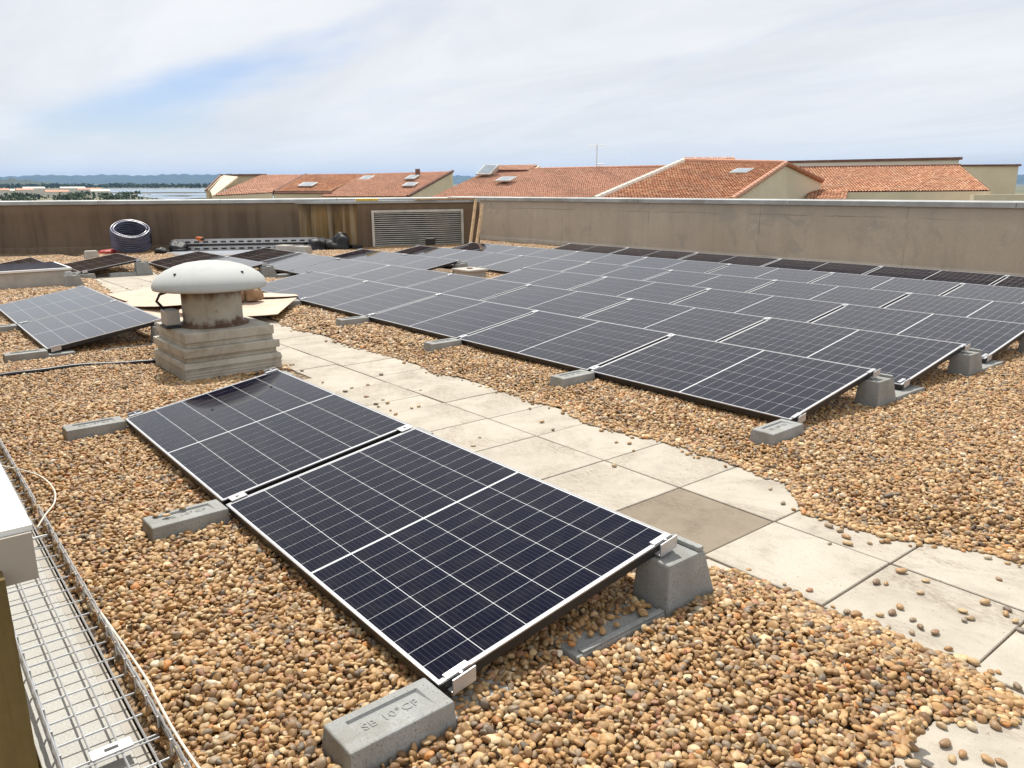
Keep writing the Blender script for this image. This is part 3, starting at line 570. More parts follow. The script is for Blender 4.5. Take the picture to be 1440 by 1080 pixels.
# ------------------------------------------------------------------ solar panels
PL, PW, TH, TILT = 1.755, 1.047, 0.040, 0.1587
LOWZ = 0.13
f_ = 0.009; hx = PL/2
f2_ = 0.006
ME_LIPL = MB().box((-hx, 0, -0.006), (hx, f2_, 0)).mesh('long_lip', 'aluminium_shaded'); ME_LIP = MB().box((-f_/2, f2_, -0.006), (f_/2, PW-f2_, 0)).mesh('short_lip', 'aluminium')
sd = MB(); q = 0.0008
sd.box((-hx+q, q, -TH), (hx-q, 0.004, -0.0062)).box((-hx+q, PW-.004, -TH), (hx-q, PW-q, -0.0062)).box((-hx+q, 0.004, -TH), (-hx+.004, PW-.004, -0.0062)).box((hx-.004, 0.004, -TH), (hx-q, PW-.004, -0.0062))
sd.box((-hx+.004, .004, -TH), (hx-.004, .03, -TH+.002)).box((-hx+.004, PW-.03, -TH), (hx-.004, PW-.004, -TH+.002))
ME_SIDE = sd.mesh('frame', 'black_frame')
ME_BACK = MB().box((-hx+f_-.002, f2_-.002, -0.0075), (hx-f_+.002, PW-f2_+.002, -0.0016)).mesh('backsheet', 'backsheet')
MX, MY, MID, GX, GY = 0.017, 0.0125, 0.0105, 0.0023, 0.0029
pxw = (PL - 2*MX - MID)/20; pyw = (PW - 2*MY)/6
centres = []
for i in range(20):
    for j in range(6): centres.append((-hx + MX + (i+0.5)*pxw + (MID if i >= 10 else 0), MY + (j+0.5)*pyw))
def cells_mesh(cs, name):
    vs, fs, uvs = [], [], []
    a, b, c = (pxw-GX)/2, (pyw-GY)/2, 0.002
    for x, y in cs:
        k = len(vs); p = [(-a, -b+c), (-a+c*.5, -b), (a-c*.5, -b), (a, -b+c), (a, b-c), (a-c*.5, b), (-a+c*.5, b), (-a, b-c)]
        vs += [(x+u, y+w, -0.0011) for u, w in p]; fs.append(tuple(range(k, k+8))); uvs += [((u+a)/(2*a), (w+b)/(2*b)) for u, w in p]
    me = bpy.data.meshes.new(name); me.from_pydata(vs, [], fs); uvl = me.uv_layers.new(name='UVMap')
    for l in me.loops: uvl.data[l.index].uv = uvs[l.vertex_index]
    me.materials.append(MAT['solar_cell']); return me
ME_CELLS = cells_mesh(centres, 'cells'); ME_CELL = cells_mesh([(0, 0)], 'cell')
def part(name, me, parent, loc=(0, 0, 0)):
    o = bpy.data.objects.new(name, me); o.location = loc; return link(o, parent)
def panel(xc, ylow, label, group, single=False, z=LOWZ, tilt=TILT, rz=0.0):
    e = empty('solar_panel', (xc, ylow, z), (tilt + random.uniform(-.0025, .0025), random.uniform(-.0025, .0025), rz + random.uniform(-.0015, .0015))); tag(e, label, 'solar panel', group)
    part('frame', ME_SIDE, e); part('short_lip', ME_LIP, e, (-hx+f_/2, 0, 0)); part('short_lip', ME_LIP, e, (hx-f_/2, 0, 0)); part('long_lip', ME_LIPL, e); part('long_lip', ME_LIPL, e, (0, PW-f2_, 0)); part('backsheet', ME_BACK, e)
    if single:
        for c in centres: part('cell', ME_CELL, e, (c[0], c[1], 0))
    else: part('cells', ME_CELLS, e)['kind'] = 'stuff'
    return e
ROWY = [3.17, 4.56, 5.955, 7.36, 8.79, 10.21]; ROWX = [0.92, 0.955, 0.985, 1.01, 1.03, 1.05]; PITCH_X = 1.79
PRES = [[0, 1, 2, 3, 4, 6, 7], range(8), [0, 1, 2, 3, 5, 6], range(7), range(7), range(6)]
for r in range(6):
    for k, n in enumerate(PRES[r]):
        xc = ROWX[r] - PL/2 - PITCH_X*n
        rowt = ('front array row beside the walkway', 'second array row', 'third array row', 'fourth array row', 'fifth array row', 'back array row by the wall')[r]
        panel(xc, ROWY[r], f"solar panel, {ORD[k].replace('nearest', 'first')} from the right in the {rowt}", 'solar panels of the big array')
panel(PL/2, 0.0, 'nearest solar panel in the foreground, its cells dark and clear', 'solar panels left of the walkway', True)
panel(-0.047-PL/2, 0.0, 'foreground solar panel nearer the ventilator, mirroring its dark shape', 'solar panels left of the walkway', True)
panel(-4.70-PL/2, 0.03, 'pale reflecting solar panel left of the ventilator, nearer of the pair', 'solar panels left of the walkway')
panel(-4.70-PL*1.5-.05, 0.03, 'pale reflecting solar panel left of the ventilator, farther of the pair', 'solar panels left of the walkway')
panel(-12.25-PL/2, 1.76, 'dark solar panel standing beyond the end of the walkway, before the hose coil', 'solar panels at the far left')
panel(-12.35-PL/2, 0.27, 'small looking dark solar panel behind the skylight at the left edge', 'solar panels at the far left')

# ------------------------------------------------------------------ concrete ballast blocks
txt = bpy.data.curves.new('lettering', 'FONT'); txt.body = 'SB 10\u00b0CF'; txt.size = 0.043; txt.extrude = 0.0016; txt.align_x = 'CENTER'; txt.align_y = 'CENTER'; txt.space_character = 1.08; txt.resolution_u = 3
to = bpy.data.objects.new('lettering', txt); COL.objects.link(to); bpy.context.view_layer.update()
ME_TXT = bpy.data.meshes.new_from_object(to.evaluated_get(bpy.context.evaluated_depsgraph_get())); bpy.data.objects.remove(to); ME_TXT.name = 'lettering'
ME_TXT.materials.clear(); ME_TXT.materials.append(MAT['ballast_concrete'])
def low_mesh():
    bm = bmesh.new()
    bx0, bx1, by0, by1 = -0.090, 0.090, -0.350, 0.0; tx0, tx1, ty0, ty1 = -0.076, 0.076, -0.336, -0.006
    ix0, ix1, iy0, iy1 = -0.046, 0.046, -0.286, -0.055
    V = lambda *p: bm.verts.new(p)
    B = [V(bx0, by0, -.02), V(bx1, by0, -.02), V(bx1, by1, -.02), V(bx0, by1, -.02)]; T = [V(tx0, ty0, .128), V(tx1, ty0, .128), V(tx1, ty1, .128), V(tx0, ty1, .128)]
    I = [V(ix0, iy0, .128), V(ix1, iy0, .128), V(ix1, iy1, .128), V(ix0, iy1, .128)]; J = [V(ix0+.005, iy0+.006, .1195), V(ix1-.006, iy0+.006, .1265), V(ix1-.006, iy1-.006, .1265), V(ix0+.005, iy1-.006, .1195)]
    outer = []
    for k in range(4):
        n = (k+1) % 4; bm.faces.new((B[k], B[n], T[n], T[k])); bm.faces.new((T[k], T[n], I[n], I[k])); bm.faces.new((I[k], I[n], J[n], J[k]))
    bm.faces.new(J); bm.faces.new(list(reversed(B)))
    ed = [e for e in bm.edges if all(v in T+B for v in e.verts) and not (e.verts[0] in B and e.verts[1] in B)]
    bmesh.ops.bevel(bm, geom=ed, offset=0.006, segments=2, profile=0.5, affect='EDGES')
    bmesh.ops.recalc_face_normals(bm, faces=bm.faces); me = bpy.data.meshes.new('head'); bm.to_mesh(me); bm.free(); me.materials.append(MAT['ballast_concrete']); return me
ME_LOW = low_mesh()
ME_TAIL = MB().frustum((-.085, .085, 0.001, 0.235), -.02, (-.072, .072, 0.001, 0.215), 0.088).mesh('tail', 'ballast_concrete', 0.01)
hm = MB().frustum((-.092, .092, 0.905, 1.205), -.02, (-.074, .074, 0.925, 1.125), 0.236)
ME_HIGH = hm.mesh('head', 'ballast_concrete', 0.009)
ME_HLIP = MB().box((-.071, 1.092, 0.2362), (.071, 1.122, 0.254)).box((-.071, 0.93, 0.2362), (-.056, 1.0915, 0.245)).mesh('head_rim', 'ballast_concrete', 0.005)
ME_BASE = MB().frustum((-.095, .095, 0.455, 0.905), -.02, (-.080, .080, 0.475, 0.905), 0.066).box((0.052, 0.5, 0.0664), (0.078, 0.905, 0.074)).mesh('base', 'ballast_concrete', 0.006)
ME_MTAIL = MB().frustum((-.092, .092, 1.2055, 1.66), -.02, (-.076, .076, 1.2055, 1.635), 0.085).mesh('tail', 'ballast_concrete', 0.01)
ct, st = math.cos(TILT), math.sin(TILT)
def on_slope(v, h): return (v*ct - h*st, LOWZ + v*st + h*ct)
def clamp_mesh(v0, v1, x0, x1, leg=None):
    m = MB(); (ya, za), (yb, zb) = on_slope(v0, 0.0012), on_slope(v1, 0.0012); (yc, zc), (yd, zd) = on_slope(v0, 0.0052), on_slope(v1, 0.0052)
    m.hexa([(x0, ya, za), (x1, ya, za), (x1, yb, zb), (x0, yb, zb)], [(x0, yc, zc), (x1, yc, zc), (x1, yd, zd), (x0, yd, zd)])
    if leg is not None:
        lx0, lx1 = leg; dz = 0.036
        m.hexa([(lx0, ya, za-dz), (lx1, ya, za-dz), (lx1, yb, zb-dz), (lx0, yb, zb-dz)], [(lx0, ya, za+.012), (lx1, ya, za+.012), (lx1, yb, zb+.012), (lx0, yb, zb+.012)])
        m.hexa([(x1, ya, za-dz+.002), (lx0, ya, za-dz+.002), (lx0, yb, zb-dz+.002), (x1, yb, zb-dz+.002)], [(x1, ya, za-dz+.006), (lx0, ya, za-dz+.006), (lx0, yb, zb-dz+.006), (x1, yb, zb-dz+.006)])
    (y, z) = on_slope((v0+v1)/2, 0.0055); xc = (x0+x1)/2 if leg is None else (x1+leg[0])/2
    m.lathe([(0.007, z), (0.007, z+.006), (0.003, z+.007)], (xc, y), 8)
    return m.mesh('clamp', 'aluminium')
CL_MID_LO, CL_MID_HI = clamp_mesh(0.03, 0.105, -.030, .030), clamp_mesh(PW-.085, PW-.012, -.030, .030)
CL_END_LO, CL_END_HI = clamp_mesh(0.03, 0.115, -.034, -.008, (.016, .021)), clamp_mesh(PW-.095, PW-.006, -.034, -.008, (.016, .021))
CL_FAR_LO, CL_FAR_HI = clamp_mesh(0.03, 0.115, .008, .034, (-.021, -.016)), clamp_mesh(PW-.095, PW-.006, .008, .034, (-.021, -.016))
SET = {'mid': (CL_MID_LO, CL_MID_HI), 'end': (CL_END_LO, CL_END_HI), 'far': (CL_FAR_LO, CL_FAR_HI)}
BLK = []
def low_block(x, y, kind, label, grp, lettered=True):
    e = empty('ballast_block', (x, y, 0), (0, 0, random.uniform(-.03, .03))); tag(e, label, 'ballast block', grp); h = part('head', ME_LOW, e); tl_ = part('tail', ME_TAIL, e); tl_.scale.z = 0.72 if lettered else 1.0
    if lettered:
        o = part('lettering', ME_TXT, h, (0.004, -0.172, 0.1240)); o.rotation_euler = (R_(-4.6), 0, R_(90))
    part('clamp', SET[kind][0], e); BLK.append((x-.086, x+.086, y-.345, y+(.0 if lettered else .23))); return e
def high_block(x, y, kind, label, grp):
    e = empty('ballast_block', (x, y, 0), (0, 0, random.uniform(-.008, .008))); tag(e, label, 'ballast block', grp); h = part('head', ME_HIGH, e); part('head_rim', ME_HLIP, h); part('base', ME_BASE, e)
    part('clamp', SET[kind][1], e); BLK.append((x-.088, x+.088, y+.90, y+1.20)); BLK.append((x+.0, x+.09, y+.46, y+.90)); return e
def mid_block(x, y, kind, label, grp, dy):
    e = empty('ballast_block', (x, y, 0)); tag(e, label, 'ballast block', grp); h = part('head', ME_HIGH, e); part('head_rim', ME_HLIP, h); part('tail', ME_MTAIL, e)
    part('clamp', SET[kind][1], e)
    if dy: part('clamp', SET[kind][0], e, (0, dy, 0))
    BLK.append((x-.088, x+.088, y+.90, y+1.65)); return e
G1, G2, G3 = 'ballast blocks on the low side of the foreground row', 'tall ballast blocks of the foreground row', 'low ballast blocks along the array front'
low_block(1.766, 0, 'end', 'concrete block with embossed lettering in the near foreground', G1); low_block(-0.0235, 0, 'mid', 'low ballast block between the two foreground panels, pebbles on top', G1); low_block(-1.83, 0, 'far', 'low ballast block at the far corner of the foreground panels', G1)
high_block(1.766, 0, 'end', 'tall concrete block under the right corner of the nearest panel', G2); high_block(-0.0235, 0, 'mid', 'tall ballast block hidden under the joint of the foreground panels', G2); high_block(-1.83, 0, 'far', 'tall ballast block under the ventilator side of the foreground panels', G2)
G4 = 'ballast blocks of the left pair of panels'
low_block(-4.68, 0.03, 'end', 'low ballast block at the near corner of the left panel pair', G4, False); low_block(-6.47, 0.03, 'mid', 'low ballast block at the left edge between the pale panels', G4, False)
high_block(-4.68, 0.03, 'end', 'tall ballast block with long base beside the ventilator', G4); high_block(-6.47, 0.03, 'mid', 'tall ballast block under the joint of the pale panels', G4); high_block(-8.28, 0.03, 'far', 'tall ballast block at the far end of the pale panels', G4)
high_block(-10.55, 0.30, 'far', 'tall ballast block with long base in front of the skylight', 'spare ballast blocks at the far left')
for n, (k, lab) in enumerate((('end', 'at the right end'), ('mid', 'second from the right'), ('mid', 'third from the right'), ('mid', 'fourth from the right'), ('mid', 'fifth from the right, by the cardboard'), ('far', 'at the left end, behind the cowl'))):
    x = ROWX[0] + 0.02 - PITCH_X*n - (0.0 if n == 0 else 0.003); low_block(x, ROWY[0], k, 'low ballast block on the array front, ' + lab, G3)
for r in range(6):
    for n in range(len(list(PRES[r])) + 1 if r not in (0, 2) else max(PRES[r]) + 2):
        a, b = n in PRES[r], (n-1) in PRES[r]
        if not (a or b): continue
        kind = 'mid' if a and b else ('end' if a else 'far'); x = ROWX[r] + 0.0175 - PITCH_X*n
        dy = ROWY[r+1] - ROWY[r] if r < 5 else None
        rr = ('first and second', 'second and third', 'third and fourth', 'fourth and fifth', 'fifth and sixth', 'sixth row and wall')[r]
        mid_block(x, ROWY[r], kind, f"tall ballast block between array rows {rr}, {ORD[n].replace('nearest', 'first')} from the right", 'tall ballast blocks inside the array', dy)
for x, y, k, lab in ((-12.23, 1.76, 'end', 'by the far end of the walkway'), (-12.33, 0.27, 'end', 'beside the small far left panel')):
    low_block(x, y, k, 'low ballast block ' + lab, 'ballast blocks at the far left', False); high_block(x, y, k, 'tall ballast block ' + lab, 'ballast blocks at the far left')

# ------------------------------------------------------------------ skylight upstand at the left edge
e = empty('roof_skylight', (-11.5, 0.35, 0)); tag(e, 'low beige skylight kerb with dark glass top at the left edge', 'skylight')
MB().box((-0.65, -1.05, -0.02), (0.65, 1.0, 0.30)).obj('kerb', 'pale_stone', e, 0.01); MB().box((-0.69, -1.09, 0.301), (0.69, 1.04, 0.335)).obj('rim', 'cap_white', e, 0.004)
MB().box((-0.64, -1.04, 0.3355), (0.64, 0.99, 0.342)).obj('glass_pane', 'skylight_glass', e)

# ------------------------------------------------------------------ gravel
rb = np.array([(-20, 2.7), (-13.2, 2.6), (-12.6, 3.1), (-9.3, 3.05), (-8.6, 2.62), (-5.87, 2.62), (-4.76, 2.46), (-4.42, 2.58), (-3.59, 2.51), (-3.05, 2.54), (-2.6, 2.58), (-2.04, 2.49), (-1.66, 2.58), (-1.29, 2.54), (-1.02, 2.58), (-0.79, 2.5), (-0.58, 2.57), (-0.02, 2.43), (0.29, 2.5), (0.6, 2.55), (0.97, 2.51), (1.35, 2.47), (1.52, 2.30), (1.62, 2.22), (1.82, 2.2), (1.99, 2.23), (2.12, 2.33), (2.31, 2.41), (2.47, 2.45), (3.5, 2.5)])
lb = np.array([(-20, 2.7), (-13.2, 2.6), (-12.7, 1.95), (-10, 1.7), (-4.4, 1.52), (-3.95, 1.62), (-2.95, 1.62), (-2.9, 1.25), (1.3, 1.28), (1.62, 1.38), (1.7, 1.41), (1.83, 1.47), (2.01, 1.48), (2.14, 1.46), (2.32, 1.49), (2.48, 1.51), (2.62, 1.50), (2.74, 1.47), (2.85, 1.40), (3.5, 1.3)])
def wob(x, y, s): return (np.sin(x*7.3*s+y*3.1)+np.sin(x*13.7*s-y*5.3+1.3)+np.sin(x*29*s+2.1))/3
GH = 0.060                                             # depth of the stone layer away from its edges
def gravel_field(X, Y):
    """signed distance from the stone edge (negative on bare slabs) and the local height factor"""
    yr = np.interp(X, rb[:, 0], rb[:, 1]) + 0.03*wob(X, Y*0, 1.0); yl = np.interp(X, lb[:, 0], lb[:, 1]) + 0.035*wob(X, Y*0, 1.6)
    bare = (X > 2.67 + 0.16*np.clip((Y-1.12)/0.15, 0, 1) + 0.05*wob(Y*2, X*0, 1.0)) & (Y > 0.78) & (Y < 1.5)     # corner where the stones were swept off
    dist = np.where(Y > (yl+yr)/2, Y-yr, yl-Y); dist = np.where(bare, -1, dist)
    db = np.where((Y > 0.6) & (Y < 1.5), 2.68 + 0.16*np.clip((Y-1.12)/0.15, 0, 1) - X, 1.0); dist = np.where((db > 0) & (db < dist), db, dist)
    ramp = np.minimum(dist/0.34, 1.0)
    vent = np.sqrt(np.maximum(np.abs(X-VX)-.44, 0)**2 + np.maximum(np.abs(Y-VY)-.41, 0)**2); ramp = np.minimum(ramp, 0.30 + vent/0.7)
    ramp = np.minimum(ramp, 0.40 + (Y+0.68)/0.30)
    s = np.clip(ramp, 0, 1); s = s*s*(3-2*s)*0.45 + 0.55*s
    return dist, s
def gravel_points(sp, layer):
    X, Y = np.meshgrid(np.arange(-17.5, 4.2, sp), np.arange(-0.66, 12.7, sp*0.9)); X = X.ravel(); Y = Y.ravel()
    row = np.round(Y/(sp*0.9)).astype(int); X = X + (row % 2)*sp*0.5
    X = X + rng.normal(0, sp*0.24, X.size); Y = Y + rng.normal(0, sp*0.24, X.size)
    dx, dy, dz = X-CAM.x, Y-CAM.y, -CAM.z
    dep = dx*fw.x+dy*fw.y+dz*fw.z; rx = (dx*r2.x+dy*r2.y+dz*r2.z)/np.maximum(dep, .01); ry = (dx*u2.x+dy*u2.y+dz*u2.z)/np.maximum(dep, .01)
    k = (dep > 0.5) & (np.abs(rx) < 0.86) & (ry > -0.68) & ((dep < 7.5) | (rng.random(X.size) > 0.42))
    X, Y, dep = X[k], Y[k], dep[k]
    dist, s = gravel_field(X, Y)
    k = (dist > 0) | ((dist > -.06) & (rng.random(X.size) < 0.08*layer))
    for x0, x1, y0, y1 in BLK: k &= ~((X > x0-.006) & (X < x1+.006) & (Y > y0-.006) & (Y < y1+.006))
    k &= ~((X > VX-.45) & (X < VX+.45) & (Y > VY-.42) & (Y < VY+.42)); k &= ~((X > -12.2) & (X < -10.83) & (Y < 1.38))
    k &= ~((Y < -0.685))
    arr = (Y > 3.65) & (X < -0.15) & (X > -8.05) & (Y < 11.4); hole = (X > -8.3) & (X < -6.0) & (Y > 5.7) & (Y < 7.4); k &= ~(arr & ~hole)
    k &= ~((Y > 4.2) & (Y < 11.4) & (X < -8.05) & (X > -11.0)); k &= ~((X < -4.9) & (X > -8.2) & (Y > .3) & (Y < 1.0))
    if layer == 0: k &= dep < 6.0
    X, Y, dist, s, dep = X[k], Y[k], dist[k], s[k], dep[k]
    n = X.size; a = np.clip(np.exp(rng.normal(math.log(0.0130), 0.23, n)), .008, .026)*(1.0 if layer else 1.05)
    a = np.where(dep > 7.5, a*1.35, a)
    sc = np.stack([a, a*rng.uniform(.58, .90, n), a*rng.uniform(.36, .66, n)], 1)
    hum = 0.012*wob(X*0.35, Y*0.35, 1.0)
    z = (0.004 + s*(GH+hum) + rng.uniform(-.006, .006, n)) if layer else (0.002 + s*(GH+hum-.013) + rng.uniform(-.003, .003, n))
    z = np.maximum(z, sc[:, 2]*0.75); tl = 0.10 + 0.36*np.minimum(s*2, 1)
    rot = np.stack([rng.normal(0, 1, n)*tl, rng.normal(0, 1, n)*tl, rng.uniform(0, 6.28, n)], 1)
    return np.stack([X, Y, z], 1), rot, sc
A = [gravel_points(0.0208, 1), gravel_points(0.0228, 0)]
# the bed the stones lie in follows their surface
gx, gy = np.arange(-20.5, 6.51, 0.09), np.arange(-0.695, 12.72, 0.07); BX, BY = np.meshgrid(gx, gy); dd, ss = gravel_field(BX, BY)
BZ = np.where(dd > 0.03, np.maximum(ss*(GH+0.012*wob(BX*0.35, BY*0.35, 1.0)) - 0.016, -0.012), -0.012)
nx, ny = len(gx), len(gy); vv = np.stack([BX.ravel(), BY.ravel(), BZ.ravel()], 1)
idx = np.arange(nx*ny).reshape(ny, nx); ff = np.stack([idx[:-1, :-1].ravel(), idx[:-1, 1:].ravel(), idx[1:, 1:].ravel(), idx[1:, :-1].ravel()], 1)
bme = bpy.data.meshes.new('gravel_bed'); bme.from_pydata(vv.tolist(), [], ff.tolist()); bme.materials.append(MAT['gravel_bed']); bed = link(bpy.data.objects.new('gravel_bed', bme)); bed['kind'] = 'structure'
# a few stones lying on the open base of the near tall block
nb = 26; bx = rng.uniform(1.70, 1.82, nb); by = rng.uniform(0.48, 0.88, nb)**1.0; sb = rng.uniform(.012, .019, nb)
A.append((np.stack([bx, by, np.full(nb, .078)+rng.uniform(0, .008, nb)], 1), rng.normal(0, .2, (nb, 3)) + np.stack([np.zeros(nb), np.zeros(nb), rng.uniform(0, 6, nb)], 1), np.stack([sb, sb*.75, sb*.55], 1)))
pos = np.concatenate([a[0] for a in A]); rot = np.concatenate([a[1] for a in A]); scl = np.concatenate([a[2] for a in A]); N = len(pos)
print('pebbles', N)
pal = np.array([(0.44, 0.27, 0.125), (0.50, 0.33, 0.165), (0.36, 0.215, 0.10), (0.55, 0.40, 0.23), (0.28, 0.165, 0.085), (0.62, 0.50, 0.33), (0.31, 0.24, 0.175), (0.20, 0.165, 0.135), (0.50, 0.23, 0.075), (0.40, 0.21, 0.13), (0.66, 0.60, 0.50), (0.14, 0.115, 0.095)])
pw = np.array([.19, .18, .14, .14, .09, .07, .06, .04, .025, .035, .015, .015]); pw = pw/pw.sum()
tint = pal[rng.choice(len(pal), N, p=pw)]*rng.uniform(.72, 1.22, (N, 1))*np.array([0.98, 0.935, 0.83]); tint = np.clip(tint, 0, .9)
me = bpy.data.meshes.new('gravel'); me.vertices.add(N); me.vertices.foreach_set('co', pos.astype(np.float32).ravel())
def attr(n, t, d, key): x = me.attributes.new(n, t, 'POINT'); x.data.foreach_set(key, d.ravel())
attr('rot', 'FLOAT_VECTOR', rot.astype(np.float32), 'vector'); attr('scl', 'FLOAT_VECTOR', scl.astype(np.float32), 'vector')
attr('variant', 'INT', rng.integers(0, 10, N).astype(np.int32), 'value'); attr('tint', 'FLOAT_COLOR', np.concatenate([tint, np.ones((N, 1))], 1).astype(np.float32), 'color')
gravel = link(bpy.data.objects.new('gravel', me)); tag(gravel, 'rounded tan and brown river pebbles covering the flat roof', 'gravel', kind='stuff')
g = bpy.data.node_groups.new('pebble_scatter', 'GeometryNodeTree')
g.interface.new_socket('Geometry', in_out='INPUT', socket_type='NodeSocketGeometry'); g.interface.new_socket('Geometry', in_out='OUTPUT', socket_type='NodeSocketGeometry')
gi, go = g.nodes.new('NodeGroupInput'), g.nodes.new('NodeGroupOutput'); iop = g.nodes.new('GeometryNodeInstanceOnPoints'); jn = g.nodes.new('GeometryNodeJoinGeometry')
for k in range(10):
    ic = g.nodes.new('GeometryNodeMeshIcoSphere'); ic.inputs['Radius'].default_value = 1; ic.inputs['Subdivisions'].default_value = 3
    ps = g.nodes.new('GeometryNodeInputPosition'); va = g.nodes.new('ShaderNodeVectorMath'); va.operation = 'ADD'; va.inputs[1].default_value = (k*7.3, k*3.1, k*5.7); g.links.new(ps.outputs[0], va.inputs[0])
    no = g.nodes.new('ShaderNodeTexNoise'); no.inputs['Scale'].default_value = 0.75; no.inputs['Detail'].default_value = 1.5; g.links.new(va.outputs[0], no.inputs['Vector'])
    vs_ = g.nodes.new('ShaderNodeVectorMath'); vs_.operation = 'SUBTRACT'; vs_.inputs[1].default_value = (.5, .5, .5); g.links.new(no.outputs['Color'], vs_.inputs[0])
    vm = g.nodes.new('ShaderNodeVectorMath'); vm.operation = 'SCALE'; vm.inputs['Scale'].default_value = 0.8; g.links.new(vs_.outputs[0], vm.inputs[0])
    sp = g.nodes.new('GeometryNodeSetPosition'); g.links.new(ic.outputs[0], sp.inputs[0]); g.links.new(vm.outputs[0], sp.inputs['Offset'])
    ss = g.nodes.new('GeometryNodeSetShadeSmooth'); g.links.new(sp.outputs[0], ss.inputs[0])
    sm = g.nodes.new('GeometryNodeSetMaterial'); sm.inputs['Material'].default_value = MAT['pebble_bulk']; g.links.new(ss.outputs[0], sm.inputs[0])
    ti = g.nodes.new('GeometryNodeGeometryToInstance'); g.links.new(sm.outputs[0], ti.inputs[0]); g.links.new(ti.outputs[0], jn.inputs[0])
def na(n, t): x = g.nodes.new('GeometryNodeInputNamedAttribute'); x.data_type = t; x.inputs['Name'].default_value = n; return [o for o in x.outputs if o.enabled][0]
er = g.nodes.new('FunctionNodeEulerToRotation'); g.links.new(na('rot', 'FLOAT_VECTOR'), er.inputs[0])
g.links.new(gi.outputs[0], iop.inputs['Points']); g.links.new(jn.outputs[0], iop.inputs['Instance']); iop.inputs['Pick Instance'].default_value = True
g.links.new(na('variant', 'INT'), iop.inputs['Instance Index']); g.links.new(er.outputs[0], iop.inputs['Rotation']); g.links.new(na('scl', 'FLOAT_VECTOR'), iop.inputs['Scale']); g.links.new(iop.outputs[0], go.inputs[0])
md = gravel.modifiers.new('scatter', 'NODES'); md.node_group = g

# loose stones on the slabs, each its own
def pebble_mesh(seed):
    r = random.Random(seed); bm = bmesh.new(); bmesh.ops.create_icosphere(bm, subdivisions=3, radius=1); ph = [r.random()*6 for _ in range(6)]
    for v in bm.verts:
        p = v.co.copy(); k = 1 + .13*math.sin(p.x*2.1+ph[0])*math.cos(p.y*1.8+ph[1]) + .10*math.sin(p.z*2.4+ph[2]+p.x) + .06*math.sin(p.y*3.3+ph[3])
        v.co = Vector((p.x*1.0, p.y*.68, p.z*.46))*k*0.019
    for f in bm.faces: f.smooth = True
    me = bpy.data.meshes.new('pebble'); bm.to_mesh(me); bm.free(); me.materials.append(MAT['pebble_loose']); return me
PM = [pebble_mesh(i) for i in range(8)]
LOOSE = [(2.16, 1.81), (2.19, 1.83), (2.18, 1.97), (2.28, 1.97), (2.31, 1.86), (2.31, 1.69), (2.31, 1.63), (2.29, 1.58), (2.38, 1.64), (2.42, 1.61), (2.47, 1.61), (2.47, 1.84), (2.51, 1.81), (2.5, 1.78), (2.46, 2.21), (2.5, 1.97), (2.57, 1.98), (2.58, 1.94), (2.62, 1.91), (2.66, 1.86), (-3.71, 2.49), (-3.13, 2.51), (-2.53, 2.5), (-2.26, 2.11), (-2.02, 1.85), (-2.01, 1.7), (-1.94, 1.61), (-1.7, 1.66), (-1.54, 1.71), (-1.44, 1.69), (-1.47, 1.61), (-1.4, 1.59), (-1.26, 1.61), (-1.14, 1.58), (-1.22, 1.76), (-1.22, 1.82), (-1.6, 2.08), (-3.95, 2.43), (-2.84, 1.66), (-2.34, 1.61), (-1.4, 2.51), (-0.65, 2.39), (-0.35, 2.24), (-0.35, 1.72), (-0.24, 1.59), (-0.17, 2.18), (0.56, 1.99), (1.32, 2.36), (1.47, 2.24), (0.45, 2.27), (0.34, 2.35), (0.27, 2.31), (1.76, 2.16), (1.82, 2.15), (1.87, 2.11), (1.86, 1.99), (1.91, 2.05), (1.97, 2.13), (2.84, 1.07), (2.87, 1.09), (2.78, 1.0), (2.79, 1.04), (2.74, 1.05), (2.70, 1.12), (2.76, 1.18), (2.73, 1.22), (2.71, 1.28), (2.76, 1.30), (2.80, 1.24), (2.69, 0.96), (2.72, 0.9), (-9.5, 2.2), (-10.4, 2.3), (-11.0, 2.6), (-10.1, 2.0)]
for i, (x, y) in enumerate(LOOSE):
    r = random.Random(i); o = bpy.data.objects.new('pebble', PM[i % 8]); s = r.uniform(.65, 1.15); o.scale = (s, s, s); o.location = (x, y, .0085*s); o.rotation_euler = (r.uniform(-.12, .12), r.uniform(-.12, .12), r.uniform(0, 6.3)); link(o)
    tag(o, 'loose pebble lying by itself on the pale paving slabs', 'pebble', 'loose pebbles strewn on the slabs')
for i, (x, y) in enumerate(((-0.06, -.29), (-0.03, -.25), (-0.09, -.23), (-0.07, -.17))):
    o = bpy.data.objects.new('pebble', PM[i+2]); s = .9; o.scale = (s, s, s); o.location = (x, y, .137); o.rotation_euler = (0, 0, i*1.4); link(o); tag(o, 'small pebble lying on the ballast block between foreground panels', 'pebble', 'pebbles on the ballast block')

